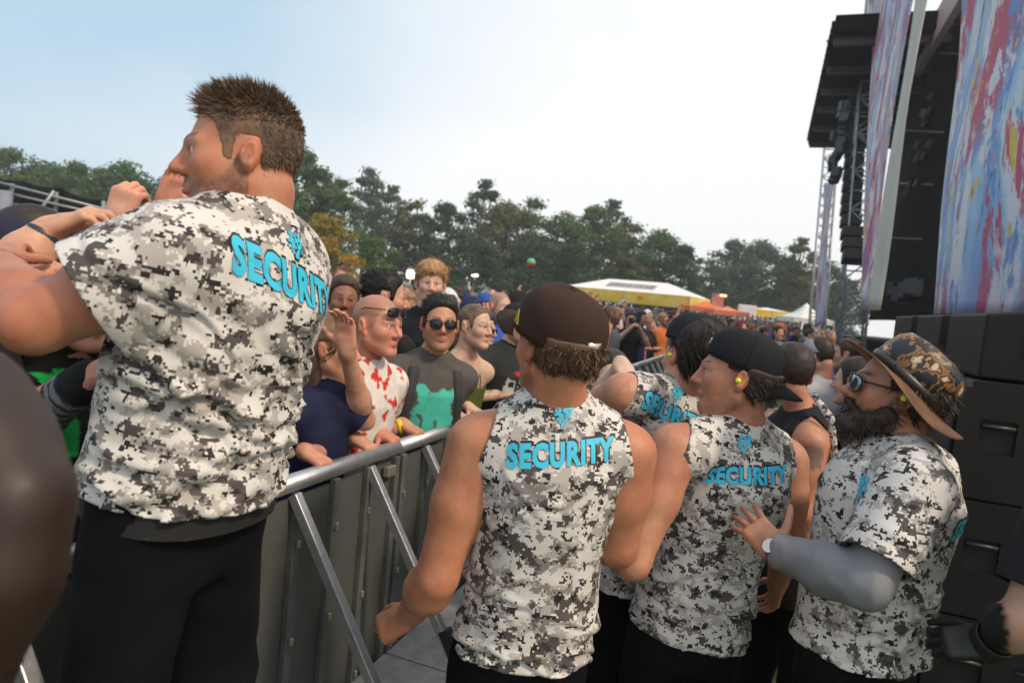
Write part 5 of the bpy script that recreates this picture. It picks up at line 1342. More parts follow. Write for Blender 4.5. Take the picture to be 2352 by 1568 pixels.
v2, f2 = board(LOGO, .007); decal(g5, 'chest_emblem', v2, f2, P(1945, 1120, 1.7), rotm(g5y + 50) @ V(-1, 0, 0) * -1, V(0, 0, 1), rotm(g5y) @ V(-.8, .45, 0) * 1, BLUE_PRINT, .003)
# boonie hat, pushed back
m_, t_, b_ = newmat('hat_print'); b_.inputs['Roughness'].default_value = .45
tc_ = nd(t_, 'ShaderNodeTexCoord'); nn_ = nd(t_, 'ShaderNodeTexNoise'); nn_.inputs['Scale'].default_value = 26; nn_.inputs['Detail'].default_value = 2; t_.links.new(tc_.outputs['Object'], nn_.inputs['Vector'])
rr = nd(t_, 'ShaderNodeValToRGB'); rr.color_ramp.interpolation = 'CONSTANT'; rr.color_ramp.elements[0].color = (.012, .013, .018, 1); rr.color_ramp.elements[1].position = .5; rr.color_ramp.elements[1].color = (.26, .12, .03, 1)
for ps, cl in ((.57, (.02, .02, .022)), (.63, (.42, .22, .07)), (.68, (.55, .5, .42))): e__ = rr.color_ramp.elements.new(ps); e__.color = (*cl, 1)
t_.links.new(nn_.outputs[0], rr.inputs[0]); t_.links.new(rr.outputs[0], b_.inputs['Base Color'])
HATP = m_; T0_ = hframe(g5); Rh = rotm(0, 32)
TH = lambda a: T0_(V(0, -.018, .030) + Rh @ np.asarray(a, float))
m = MB(); m.lathe([(.094, -.012), (.093, .04), (.088, .075), (.074, .096), (.045, .104), (.002, .106)], 40, TH, 1, 1.16); hat = m.build('boonie_hat', HATP, g5.root, True, solid=.003)
def brim(u, v_):
    a = u * 6.28318; r = .094 + .060 * v_; return TH((r * math.cos(a), 1.16 * r * math.sin(a) * (1 + .03 * v_), -.012 - .004 * v_ - .022 * v_ * math.cos(a) ** 2 + .012 * v_ * math.sin(3 * a)))
m = MB(); m.grid(brim, 64, 8); m.build('brim', plain('brim_brown', (.14, .065, .025), .6, var=.3, vscale=18), hat, True, solid=.003)
m = MB(); m.lathe([(.096, -.008), (.0965, .012)], 40, TH, 1, 1.16); m.build('hat_band', plain('hat_band', (.02, .02, .02), .4), hat, True, solid=.002)
earplug(g5, -1)
# wrist watch
wd = nrm(g5_wr - g5_el); wc = g5_wr - wd * .005
watch = band(g5, 'watch', g5_wr, g5_el, .006, .038, .022, plain('watch_strap', (.03, .028, .025), .5))
cn = nrm(V(-.15, -1, .35) - (V(-.15, -1, .35) @ wd) * wd); cx = nrm(np.cross(cn, wd))
m = MB(); m.lathe([(.021, 0), (.022, .006), (.019, .010)], 28, lambda q: wc + cn * (.036 + q[2]) + cx * q[0] + np.cross(cn, cx) * q[1]); m.build('bezel', plain('watch_steel', (.6, .58, .5), .25, .9), watch, True)
m = MB(); m.lathe([(.0195, .0085), (.0002, .0088)], 28, lambda q: wc + cn * (.036 + q[2]) + cx * q[0] + np.cross(cn, cx) * q[1]); m.build('dial', plain('watch_dial', (.75, .76, .78), .3), watch, True)
# ---- guard in a black tank top with a tattooed shoulder
def tattoo(v, col, p):
    d = np.linalg.norm((v - (p.sh['R'] + V(-.01, -.06, -.04))) * V(1.2, 1, .8), axis=1) + .012 * vnoise(v * 60); m = np.clip((.055 - d) / .015, 0, 1)[:, None] * .75; return col * (1 - m) + np.array([.06, .05, .05]) * m
t1y = yw(1850, -50)
tk = person('guard in a black tank top with a tattooed shoulder between the profile and bearded guards', dict(
    H=1.80, g=1.12, tw=1.05, td=1.1, yaw=t1y, hyaw=yw(1800, 20), hip=P(1800, 1340, 2.86), neck=P(1845, 950, 2.86), head=P(1815, 858, 2.86), skin=(.44, .20, .115), hs=1.0, h=.010, paint=tattoo,
    hair=dict(hair_color=(.03, .02, .014), thick=.008, top=.006), shR=P(1858, 1018, 2.68), armR=(P(1838, 1175, 2.62), P(1850, 1260, 2.85), dict(back=V(0, 0, 1))), armL=(P(1760, 1150, 3.0), P(1780, 1230, 3.2), dict(back=V(0, 0, 1))),
    top=dict(kind='tank', mat=BLACK_CLOTH, hem=-.05, amp=.008, h=.010, scoop=0, collar=.1, arm_in=.02), bottom=dict(mat=GEAR)))
m = MB()
for k_ in range(2):
    pts = [P(1868 + 8 * k_, 905 + 10 * k_, 2.72), P(1905 + 6 * k_, 960, 2.66), P(1918, 1040, 2.68), P(1900, 1120, 2.70)]
    m.tube(pts, .012, 8)
o = m.build('strap', CAMO, tk.root, True)
at_ = o.data.attributes.new('Rest', 'FLOAT_VECTOR', 'POINT'); at_.data.foreach_set('vector', np.array([v_.co[:] for v_ in o.data.vertices]).ravel())
T__ = hframe(tk); MB().box(T__((-.088, -.01, -.0)), np.array([.01, .014, .02])).build('earpiece', plain('orange_earpiece', (.8, .16, .03), .5), tk.root, bevel=.004)
MB().tube([T__((-.088, -.02, -.02)), T__((-.080, -.06, -.08)), T__((-.07, -.08, -.13))], .004, 6).build('earpiece_cord', plain('cord', (.03, .03, .03), .5), tk.root, True)
# ---- dark figure at the right edge with a black glove
e_el, e_wr = P(2350, 1425, 1.42), P(2270, 1475, 1.52)
dk = person('dark clothed person at the right edge wearing a black glove', dict(H=1.78, yaw=yw(2400, 60), hip=P(2560, 1500, 1.50), neck=P(2600, 1010, 1.50), head=P(2610, 880, 1.50), hh=.008, skin=(.50, .28, .20), h=.010,
    shL=P(2490, 1110, 1.46), armL=(e_el, e_wr, dict(dir=nrm(V(-.8, .3, -.25)), back=V(-.2, -.7, .7), curl=(40, 45, 30))), armR=(P(2600, 1300, 1.75), P(2500, 1400, 1.8), dict(back=V(0, 0, 1))),
    paint=lambda v, col, p: np.where((((v - e_wr) @ nrm(V(-.8, .3, -.25)) > -.02) & (((v - e_wr) ** 2).sum(1) < .05))[:, None], np.array([.012, .012, .013]), col),
    hair=dict(hair_color=(.03, .02, .015), thick=.008, top=.006), top=dict(kind='tee', mat=BLACK_CLOTH, cuff=.8, loose=.02), bottom=dict(mat=GEAR)))
band(dk, 'glove_cuff', e_wr, e_el, .012, .043, .055, plain('glove_leather', (.012, .012, .013), .6))
# ---- blurred dark arm at the left edge, next to the camera
person('dark brown arm of someone standing right beside the camera at the left edge', dict(H=1.78, yaw=20, hip=V(-.98, .50, .86), neck=V(-.98, .50, 1.50), head=V(-.98, .52, 1.66), skin=(.026, .0135, .009), hh=.009, h=.012, g=1.2,
    shR=P(-120, 960, .66), armR=(P(25, 1150, .62), P(-130, 1720, .58), dict(back=V(1, 0, 0))), armL=None, top=dict(kind='tank', mat=BLACK_CLOTH), bottom=dict(mat=GEAR), hair=dict(hair_color=(.01, .01, .01), thick=.006)))
# ================================================================== the audience
RIMY = -math.degrees(math.atan2(nv[0], nv[1]))        # facing the stage
def at(px, py, Y): q = P(px, py, Y); return q[0], q[1]
def att(px, py, t): q = PT(px, py, t); return q[0], q[1]
def rail(s, z=1.185): return Q(s, 0, z)
def rail_at(px):                                       # the rail's place under a picture column
    best = min(np.linspace(-2, 8, 400), key=lambda s: abs(proj(rail(s))[0] - px)); return best
def proj(q):
    q = np.asarray(q, float) - V(0, 0, CAM_Z); Y = q[1] * cp_ - q[2] * sp_; v = -(q[2] * cp_ + q[1] * sp_)
    # camera space: forward f, down v
    f = q[1] * cp_ - q[2] * sp_; u = q[0] / f * FPX; vv = v / f * FPX
    return 1176 + u * cr - vv * sr, 784 + u * sr + vv * cr
GRIP = dict(curl=(55, 55, 35), thumb=(40, 40))
def grip(s, back=V(0, 0, 1), **k): return dict(dir=nrm(nv * .75 + V(0, 0, -.25)), back=nv * .4 + V(0, 0, 1), curl=(48, 58, 40), thumb=(50, 35), **k)
def wrist_on(s): return Q(s, -.075, 1.205)
# ---- man in sunglasses, grey tee with a teal print
LEAN = tuple(nv[:2] * .05)
def teal(v, r, p):
    c = np.tile(np.array([.085, .078, .074]), (len(v), 1)); n = .035 * vnoise(r * 22) + .015 * vnoise(r * 60)
    m = (r[:, 1] > .02) & (np.abs(r[:, 0] + .005) < .098 + n) & (r[:, 2] > .27 + n) & (r[:, 2] < .52 + n * .6)
    c[m] = (.07, .50, .40); m2 = m & (vnoise(r * np.array([45, 45, 30]) + 4) > .34) & (r[:, 2] < .40); c[m2] = (.09, .10, .09); return c
x, y = att(972, 820, -.15); s_ = rail_at(965)
sg = person('man in round dark sunglasses and grey tee with a large teal print, gripping the rail', standing(x, y, 1.77, lean=LEAN, yaw=yw(975, -163), hyaw=yw(990, -172), hpitch=2, skin=(.50, .245, .15), hs=1.02, h=.010,
    arms=dict(R=(Q(s_ - .18, -.26, 1.12), wrist_on(s_ - .02), grip(0)), L=(Q(s_ + .42, -.28, 1.10), wrist_on(s_ + .36), grip(0))),
    face=dict(stubble=.35, hair_color=(.02, .014, .012)), hair=dict(hair_color=(.012, .010, .010), thick=.004, top=.014, lump=.001, strands=2500, slen=.022, lift=.3, jit=.15, flow=lambda q: np.stack([q[:, 0] * 0 + .3, -.8 + 0 * q[:, 0], .3 + 0 * q[:, 0]], 1)),
    glasses=dict(w=.027, h=.022), top=dict(kind='tee', mat=CLOTH, paint=teal, h=.0075, amp=.010, folds='hang', seed=7, scoop=.35, cuff=.7), bottom=dict(color=(.03, .03, .04))))
band(sg, 'wristband', wrist_on(s_ - .02), Q(s_ - .18, -.26, 1.12), .02, .035, .022, plain('yellow_wristband', (.75, .62, .02), .5))
for sd_ in (-1, 1):       # rucksack straps
    pts = []
    for t in np.linspace(0, 1, 8):
        q = sg.hip + sg.ax * sg.L * (.93 - .42 * t) + sg.lat * sd_ * (.105 + .03 * t) + sg.fw * .45
        h_ = sg.bvh.ray_cast(Vector(q), Vector(-sg.fw), 1.0); pts.append(np.array(h_[0]) + sg.fw * .006 if h_[0] is not None else q - sg.fw * .33)
    m = MB(); m.grid(lambda u, v_: np.array([np.interp(u, np.linspace(0, 1, 8), [p_[i] for p_ in pts]) for i in range(3)]) + sg.lat * (v_ - .5) * .045, 14, 2); m.build('rucksack_strap', plain('strap_web', (.035, .038, .045), .8), sg.root, True, solid=.010)
# ---- tall man in a black v-neck looking right
x, y = at(862, 760, 3.45)
vm = person('dark haired man in a black v-neck looking to the right', standing(x, y, 1.87, yw(870, -140), hyaw=yw(870, -84), hpitch=-3, skin=(.53, .28, .185), h=.011, hs=1.04, arms='down',
    face=dict(stubble=.55, hair_color=(.022, .016, .013), nose=1.15), hair=dict(hair_color=(.010, .009, .009), thick=.004, top=.012, lump=.001, strands=2500, slen=.02, lift=.25, jit=.15, flow=lambda q: np.stack([q[:, 0] * 0, -.8 + 0 * q[:, 0], .2 + 0 * q[:, 0]], 1)),
    top=dict(kind='tee', mat=BLACK_CLOTH, h=.010, amp=.009, scoop=.9, collar=-.28, neck_open=.02), bottom=dict(color=(.03, .03, .04))))
# ---- blond man
x, y = at(985, 690, 4.3)
bl = person('tall blond man with wavy hair looking over the front row', standing(x, y, 1.97, yw(985, 170), hyaw=yw(985, -176), skin=(.60, .36, .27), h=.012, arms='down', face=dict(hair_color=(.30, .17, .07), brow_color=(.28, .16, .09), iris=(.10, .13, .15)), hs=1.02,
    hair=dict(hair_color=(.36, .20, .085), thick=.012, top=.022, lump=.006, strands=2500, slen=.030, lift=.35, jit=.4, line=lambda y: np.interp(y, [-.12, -.06, -.035, -.030, .012, .045, .075, .10], [-.05, -.05, -.03, .02, .02, .030, .052, .055])),
    top=dict(kind='tee', mat=BLACK_CLOTH, h=.012, amp=.009), bottom=dict(color=(.03, .03, .04))))
# ---- woman in a green top
x, y = att(1048, 800, -.20); s_ = rail_at(1100)
wg = person('woman with hair pulled back wearing a green strap top at the rail', standing(x, y, 1.75, lean=LEAN, yaw=yw(1050, -150), hyaw=yw(1040, -128), skin=(.60, .375, .275), h=.010, hs=.97, g=.82, tw=.86, td=.86,
    arms=dict(R=(Q(s_ - .28, -.30, 1.10), wrist_on(s_ - .18), grip(0)), L=(Q(s_ + .13, -.34, 1.12), wrist_on(s_ + .02), grip(0))), face=dict(hair_color=(.10, .07, .05), fat=.94, nose=.92),
    hair=dict(hair_color=(.13, .085, .055), thick=.0035, top=.0, extra=[lambda q: d_cap(q, (.03, -.09, -.05), (.055, -.07, -.24), .022, .014)]),
    top=dict(kind='strap', color=(.075, .10, .018), h=.009, amp=.006, strap_top=.75), bottom=dict(color=(.03, .03, .04))))
for sd_ in (-1, 1):
    q = wg.hip + wg.ax * wg.L * .73 + wg.lat * sd_ * .07 + wg.fw * .105; MB().tube([q, wg.hip + wg.ax * wg.L * .82 + wg.lat * sd_ * .08 + wg.fw * .085, wg.hip + wg.ax * wg.L * .935 + wg.lat * sd_ * .085 + wg.fw * .02], .004, 6).build('strap', plain('green_strap', (.075, .10, .018), .8), wg.root, True)
# ---- man in black cap with the printed skull-like mask tee
def mask_tee(v, r, p):
    c = np.tile(np.array([.022, .025, .025]), (len(v), 1)); X, Z = np.abs(r[:, 0]), r[:, 2] - .40; f = r[:, 1] > .02
    e = np.sqrt((X / .085) ** 2 + (Z / .13) ** 2); c[f & (e < 1)] = (.50, .52, .47)
    for m, col in (((e < 1.0) & (Z > .075) & (X < .055), (.45, .03, .03)), ((e < .97) & (Z > .02) & (Z < .06) & (X > .018) & (X < .055), (.02, .02, .02)), ((X < .012) & (Z > .0) & (Z < .10), (.03, .03, .03)), ((e < 1.15) & (np.abs(Z + .025) < .018) & (X > .062), (.45, .03, .03)), ((np.abs(Z + .06) < .012) & (X < .05) & (np.sin(X * 300) > 0), (.03, .03, .03)), ((e < 1) & (Z < -.085) & (X < .05), (.35, .04, .04)), ((e < 1) & (vnoise(r * 50) > .45), (.03, .035, .03))): c[f & m] = col
    return c
def sleeve_ink(v, col, p):
    m = np.clip(vnoise(v * np.array([40, 40, 55])) * 2.2, 0, 1) * (v[:, 2] < 1.36) * (v[:, 2] > 1.0); m = m[:, None] * .55; return col * (1 - m) + np.array([.10, .11, .10]) * m
x, y = att(1150, 840, -.20); s_ = rail_at(1160)
sk = person('stout man in a black cap and black tee with a red and white mask print', standing(x, y, 1.76, lean=LEAN, yaw=yw(1155, -150), hyaw=yw(1160, -128), skin=(.56, .32, .225), h=.010, hs=1.05, g=1.15, tw=1.12, td=1.2, paint=sleeve_ink,
    arms=dict(R=(Q(s_ - .20, -.36, 1.18), Q(s_ + .10, -.10, 1.215), dict(dir=nrm(bv + nv * .3), back=V(0, 0, 1), curl=(30, 40, 30))), L=(Q(s_ + .5, -.3, 1.14), wrist_on(s_ + .35), grip(0))), face=dict(fat=1.15, hair_color=(.05, .03, .02)),
    hair=dict(hair_color=(.04, .028, .02), thick=.005, top=-.003, cap=lambda y: np.interp(y, [-.1, .1], [.02, .06])), top=dict(kind='tee', mat=CLOTH, paint=mask_tee, h=.0075, amp=.009, seed=4), bottom=dict(color=(.03, .03, .04))))
ball_cap(sk, (.022, .023, .024), 0, 4, .0, bill=.075)
sunglasses(sk, dict(w=.026, h=.015, z=.0))
# ---- woman in a blue hood
def hood(p, color, name='hood', th=.020):
    def ev(q):
        l = (q - p.HC) @ p.HR / p.hs; d = d_ell(l, (0, -.02, .01), (.098 + th * .4, .122, .142)); d = np.maximum(d, -(d_ell(l, (0, .06, -.02), (.074, .12, .115)))); return np.maximum(d, -.16 - l[:, 2]) * p.hs
    v, f = polygonise(ev, p.HC - .2, p.HC + .2, .009); v = v + normals(v, f) * (.004 * ridge((v - p.HC) * 16))[:, None]; o = mk(name, v, f, DYED, p.root); o.color = (*color, 1); return o
x, y = at(1092, 830, 5.0)
hw = person('woman wearing a dark blue rain hood behind the green top', standing(x, y, 1.66, yw(1090, -140), hyaw=yw(1095, -120), skin=(.55, .33, .25), h=.014, hh=.006, hs=.98, g=.9, tw=.92, arms='chest', face=dict(fat=.95), hair=dict(hair_color=(.05, .03, .02), thick=.004), glasses=dict(w=.022, h=.017, lens=(.25, .25, .25)),
    top=dict(kind='long', color=(.035, .055, .10), h=.013, loose=.025), bottom=dict(color=(.03, .03, .04)))); hood(hw, (.035, .055, .10))
# ---- man in a red floral shirt
def floral(v, r, p):
    n = vnoise(r * 24) + .6 * vnoise(r * 55 + 3); c = np.tile(np.array([.70, .66, .62]), (len(v), 1)); c[n > .36] = (.55, .04, .03); return c
x, y = att(812, 830, -.22); s_ = rail_at(905)
fl = person('sunburnt man in a white shirt with red flowers, sunglasses pushed up', standing(x, y, 1.76, lean=LEAN, yaw=yw(820, -140), hyaw=yw(790, -130), skin=(.55, .25, .17), h=.010, hs=1.02,
    arms=dict(R=(PT(822, 1040, -.26), wrist_on(rail_at(748)), grip(0)), L=(PT(885, 950, -.2), wrist_on(s_), grip(0))), face=dict(buzz=(.28, .15, .10), fat=1.08),
    top=dict(kind='tee', mat=CLOTH, paint=floral, h=.0075, amp=.009, seed=9, cuff=.80, loose=.016), bottom=dict(color=(.05, .05, .06))))
band(fl, 'bracelet', wrist_on(s_), PT(885, 950, -.2), .015, .034, .008, plain('purple_bracelet', (.16, .05, .25), .5)); sunglasses(fl, dict(z=.062, y=.104, w=.027, h=.019))
# ---- woman in navy, arm raised
n_el, n_wr = PT(838, 965, -.04), PT(795, 800, -.02); x, y = att(728, 900, -.20)
nw = person('woman in navy with a raised hand and red thread bracelet beside the heavy guard', standing(x, y, 1.66, yw(740, -120), hyaw=yw(720, -100), skin=(.55, .28, .19), h=.010, g=.95, tw=.92,
    arms=dict(L=(n_el, n_wr, dict(dir=nrm(PT(792, 690, -.02) - n_wr), back=V(.3, 1, .1), curl=(18, 30, 20), spread=5, thumb=(42, 20), sc=1.1)), R=(Q(rail_at(870), -.3, 1.08), wrist_on(rail_at(850)), grip(0))),
    hair=dict(hair_color=(.16, .09, .05), thick=.010, top=.004, strands=1500, slen=.05, lift=.1, jit=.2, extra=[lambda q: d_cap(np.abs(q) * V(1, 0, 0) + q * V(0, 1, 1), (.05, -.05, -.05), (.075, -.03, -.26), .035, .02)]),
    shL=PT(762, 912, -.14), top=dict(kind='tee', cuff=.93, color=(.013, .017, .055), h=.009, loose=.016, amp=.01), bottom=dict(color=(.03, .03, .04))))
band(nw, 'thread_bracelet', n_wr, n_el, .02, .031, .005, plain('red_thread', (.5, .02, .02), .6))
# second hand on the rail, next to the guard's hip, of a person behind
# ---- the crush in front of the heavy guard
l_el, l_wr = PT(40, 610, -.36), PT(115, 528, -.34); x, y = att(92, 700, -.62)
l1 = person('reaching person in a navy and red cap with a black wristband', standing(x, y, 1.93, yw(80, -60), hyaw=yw(80, 70), hpitch=-22, hh=.007, g=1.12, skin=(.57, .30, .195), h=.010, arms=dict(R=(l_el, l_wr, dict(dir=nrm(V(.75, .1, .45)), back=V(-.2, -.3, 1), curl=(35, 45, 30), sc=1.1)), L=(P(-60, 700, 2.2), P(20, 640, 2.3), dict(back=V(0, 0, 1)))),
    top=dict(kind='tee', color=(.02, .02, .025), h=.012), bottom=dict(color=(.03, .03, .04)), hair=dict(hair_color=(.03, .02, .015), thick=.006), face=dict(stubble=.4)))
band(l1, 'wristband', l_wr, l_el, .025, .043, .020, plain('black_wristband', (.02, .03, .045), .5))
ball_cap(l1, (.022, .026, .06), 0, 0, .0, bill=.08, mat=plain('navy_cap', (.018, .02, .05), .8), visor_mat=plain('red_visor', (.42, .03, .02), .8))
x, y = att(215, 760, -.6); a_el, a_wr = PT(240, 620, -.32), PT(268, 522, -.30)
l2 = person('person behind the heavy guard holding up a bent fist', standing(x, y, 1.72, yw(200, -80), hh=.008, skin=(.58, .29, .19), h=.010, arms=dict(R=(a_el, a_wr, dict(dir=nrm(V(.2, .05, 1)), back=V(-.2, -1, .2), curl=(55, 65, 40), thumb=(30, 40), sc=1.22)), L='down'),
    top=dict(kind='tee', color=(.10, .02, .025), h=.012), bottom=dict(color=(.03, .03, .04)), hair=dict(hair_color=(.03, .02, .015), thick=.008, top=.01)))
x, y = att(330, 760, -.55); a_el, a_wr = PT(335, 570, -.36), PT(378, 472, -.26)
l3 = person('person reaching a hand with raised fingers to the heavy guard\'s face', standing(x, y, 1.70, yw(330, -80), hh=.008, skin=(.55, .25, .17), h=.010, arms=dict(R=(a_el, a_wr, dict(dir=nrm(V(.30, -.1, 1)), back=V(-1, .2, .2), curl=(10, 18, 12), spread=7, thumb=(50, 10), sc=1.0)), L='down'),
    top=dict(kind='tee', color=(.03, .03, .03), h=.012), bottom=dict(color=(.03, .03, .04)), hair=dict(hair_color=(.03, .02, .015), thick=.008, top=.01)))
x, y = att(-70, 720, -.55); a_el, a_wr = PT(-70, 660, -.40), PT(5, 622, -.30)
l4 = person('person at the left edge with both hands stretched out towards the guard', standing(x, y, 1.78, yw(-40, -70), hh=.008, skin=(.58, .27, .17), h=.010, arms=dict(R=(a_el, a_wr, dict(dir=nrm(V(.8, .1, .1)), back=V(0, -.4, 1), curl=(25, 35, 25), sc=1.12)), L=(P(-80, 640, 2.0), P(-10, 640, 1.95), dict(dir=nrm(V(.8, 0, .1)), back=V(0, -1, .6), curl=(30, 40, 30)))),
    top=dict(kind='tee', color=(.02, .02, .025), h=.012), bottom=dict(color=(.03, .03, .04)), hair=dict(hair_color=(.03, .02, .015), thick=.006)))
def green_print(v, r, p):
    c = np.tile(np.array([.008, .009, .010]), (len(v), 1)); g = np.floor(r * np.array([26, 26, 20])) * .37; m = (r[:, 1] > .01) & (np.abs(r[:, 0]) < .12) & (r[:, 2] > .44) & (r[:, 2] < .66) & (vnoise(g * 2.3) > -.05); c[m] = (.01, .30, .06); m &= vnoise(g * 3.1 + 8) > .1; c[m] = (.015, .50, .09); return c
x, y = att(150, 900, -.40); a_el, a_wr = PT(95, 950, -.25), PT(205, 868, -.02)
def stripes(G, p): pass
l5 = person('person in black tee with blocky green print and grey knit sleeve clutching the guard', standing(x, y, 1.80, yw(140, -150), hh=.008, skin=(.55, .28, .20), h=.010, arms=dict(R=(a_el, a_wr, dict(dir=nrm(V(.7, -.2, .45)), back=V(-.2, -.6, .8), curl=(55, 60, 40), sc=1.05)), L='down'),
    top=dict(kind='tee', mat=CLOTH, paint=green_print, h=.009), bottom=dict(color=(.03, .03, .04)), hair=dict(hair_color=(.02, .015, .012), thick=.010, top=.01)))
G = Field(); G.cap(l5.sh['R'], a_el, .062, .056, k=.03); G.cap(a_el, a_wr, .056, .040, k=.03); lo, hi = G.bounds(); v, f = polygonise(G.ev, lo - .01, hi + .01, .008)
v = v + normals(v, f) * (.004 * ridge(v * 26))[:, None]; tt = (v - a_el) @ nrm(a_wr - a_el) / np.linalg.norm(a_wr - a_el); cc = np.where((np.sin(((v - a_el) @ nrm(a_wr - a_el)) * 190) > .3)[:, None], np.array([.03, .03, .035]), np.array([.19, .19, .21])); cc[tt > .80] = (.012, .012, .015)
v, f, cc = (lambda vf: (vf[0], vf[1], None))(clip_mesh(v, f, [(a_wr, nrm(a_wr - a_el), None)])) if False else (v, f, cc)
mk('knit_sleeve', v, f, CLOTH, l5.root, True, cc)
# ---- the hand that grips the leaning guard's shoulder
x, y = at(1395, 860, 3.05); a_el, a_wr = P(1385, 900, 2.75), P(1428, 838, 2.42)
hg = person('pale handed audience member gripping the leaning guard\'s shoulder', standing(x, y, 1.60, yw(1400, -160), hh=.008, skin=(.62, .42, .31), h=.011, arms=dict(R=(a_el, a_wr, dict(dir=nrm(V(.2, -.85, -.4)), back=V(.1, -.5, 1), curl=(30, 40, 25), spread=5, sc=1.05)), L='down'),
    top=dict(kind='tee', color=(.02, .02, .022), h=.013), bottom=dict(color=(.05, .045, .035)), hair=dict(hair_color=(.03, .02, .015), thick=.010, top=.006)))
# ---- the packed crowd behind the front row: a few kinds of figure, copied one by one
def proto(label, **k):
    o = dict(far=True, h=.022, hh=.0095, hhand=.012, skin=(.58, .33, .24)); o.update(k)
    S = standing(0, 0, o.pop('H', 1.75), 0, **o); S['top'] = {**dict(kind='tee', h=.022, amp=.008), **S.get('top', {})}; S['bottom'] = dict(h=.03)
    return person(label, S)
DC = (1, 1, 1)
HB = lambda th=.008, top=.010, **k: dict(hair_color=DC, thick=th, top=top, h=.009, **k)
PR = []
PR.append((proto('p', hair=HB(), face=dict(stubble=.4)), 'short haired'))
PR.append((proto('p', H=1.68, g=.88, tw=.9, arms='chest', hair=HB(.012, .004, extra=[lambda q: d_cap(np.abs(q) * V(1, 0, 0) + q * V(0, 1, 1), (.055, -.04, -.05), (.07, -.02, -.24), .034, .02)]), face=dict(fat=.95)), 'long haired'))
p_ = proto('p', hair=HB(.006, -.004, cap=lambda y: 0 * y + .03), face=dict(stubble=.6), arms='chest'); ball_cap(p_, (.5, .5, .5), 0, 0, 0, mat=DYED); PR.append((p_, 'capped'))
PR.append((proto('p', face=dict(buzz=(.2, .12, .09), stubble=.7), g=1.15, tw=1.12, td=1.2), 'shaven headed'))
p_ = proto('p', hair=HB(.005, .0), top=dict(kind='long', loose=.03)); hood(p_, (.5, .5, .5)); PR.append((p_, 'hooded'))
PR.append((proto('p', hair=HB(.010, .014), face=dict(stubble=.9), glasses=dict(w=.027, h=.02)), 'sunglassed'))
p_ = proto('p', hair=HB(), arms=dict(R='up', L='down')); PR.append((p_, 'arm raising'))
p_ = proto('p', hair=HB(.012, .012), arms='phone'); MB().box((0, .42, 1.60), (.04, .006, .075)).build('phone', plain('phone_black', (.02, .02, .025), .3), p_.root, bevel=.004, local=True); PR.append((p_, 'phone holding'))
p_ = proto('p', hair=HB(.006, -.004, cap=lambda y: 0 * y + .03), H=1.80); ball_cap(p_, (.5, .5, .5), 180, -8, 0, mat=DYED); PR.append((p_, 'backward capped'))
TINT = [('black', (.014, .014, .016)), ('dark red', (.16, .025, .03)), ('navy', (.02, .03, .09)), ('grey', (.16, .16, .17)), ('white', (.60, .60, .60)), ('brown', (.10, .06, .035)), ('pink', (.50, .20, .24)), ('purple', (.13, .06, .22)), ('blue', (.03, .09, .36)), ('olive', (.07, .08, .035)), ('orange', (.55, .16, .04))]
HAIRC = [(.02, .014, .011), (.05, .03, .02), (.10, .06, .035), (.26, .16, .08), (.012, .012, .012), (.20, .19, .18)]
SKINT = [(1, 1, 1), (1.05, 1.0, .98), (.9, .78, .72), (.45, .36, .32), (1.0, .88, .82), (.75, .62, .55)]
def mid(label, px, py, t, H, relyaw, **k):
    x, y = att(px, py, t); o = dict(h=.013, hh=.006, hhand=.007, skin=(.55, .30, .21)); o.update(k); hy = o.pop('rel_h', relyaw)
    S = standing(x, y, H, yw(px, relyaw), hyaw=yw(px, hy), **o); S['top'] = {**dict(kind='tee', h=.013, amp=.009), **S.get('top', {})}; S['bottom'] = dict(h=.018, color=(.05, .045, .04)); return person(label, S)
mid('man with skin tinted as red-lit in a dark top right of the brown cap', 1392, 770, -.95, 1.78, -150, rel_h=-130, skin=(.42, .17, .12), hair=dict(hair_color=(.015, .012, .01), thick=.005, h=.007), top=dict(color=(.02, .02, .022)))  # the red light on his face is put into the skin colour
p_ = mid('man in a black tee raising a black camera to his eye', 1440, 800, -.62, 1.74, -165, skin=(.58, .32, .22), arms='phone', hair=dict(hair_color=(.03, .02, .015), thick=.006, h=.007), top=dict(color=(.016, .016, .018)))
T_c = hframe(p_); MB().box(T_c((0, .16, .0)), np.array([.065, .035, .045]), p_.HR).build('camera_body', plain('camera_black', (.015, .015, .017), .4), p_.root, bevel=.006); MB().lathe([(.034, .0), (.036, .06), (.028, .075), (.001, .07)], 20, lambda q: T_c((q[0], .19 + q[2], q[1]))).build('camera_lens', plain('camera_lens', (.05, .055, .07), .15), p_.root, True)
p_ = mid('person in a white plastic poncho behind the man with the camera', 1478, 790, -1.1, 1.78, -140, skin=(.45, .24, .17), arms='chest', hair=dict(hair_color=(.03, .02, .015), thick=.005, h=.007), top=dict(kind='long', color=(.60, .61, .63), loose=.06, amp=.02)); hood(p_, (.60, .61, .63))
p_ = mid('tall person in a pale hood standing above the crowd under the yellow marquee', 1430, 715, -2.2, 1.98, -160, skin=(.58, .33, .24), hair=dict(hair_color=(.16, .10, .05), thick=.008, h=.007), top=dict(kind='long', color=(.42, .42, .45), loose=.03)); hood(p_, (.42, .42, .45))
p_ = mid('man in a white cap and white tee behind the leaning guard', 1515, 760, -1.5, 1.74, -120, skin=(.40, .22, .15), hair=dict(hair_color=(.02, .015, .012), thick=.005, h=.007, cap=lambda y: 0 * y + .02), top=dict(color=(.62, .62, .62))); ball_cap(p_, (.68, .68, .68), 0, 4, 0)
mid('man in a bright blue rain jacket standing tall in the crowd', 1592, 730, -3.4, 1.96, -150, skin=(.50, .27, .19), hair=dict(hair_color=(.02, .015, .012), thick=.008, top=.01, h=.007), top=dict(kind='long', color=(.02, .06, .42), loose=.03))
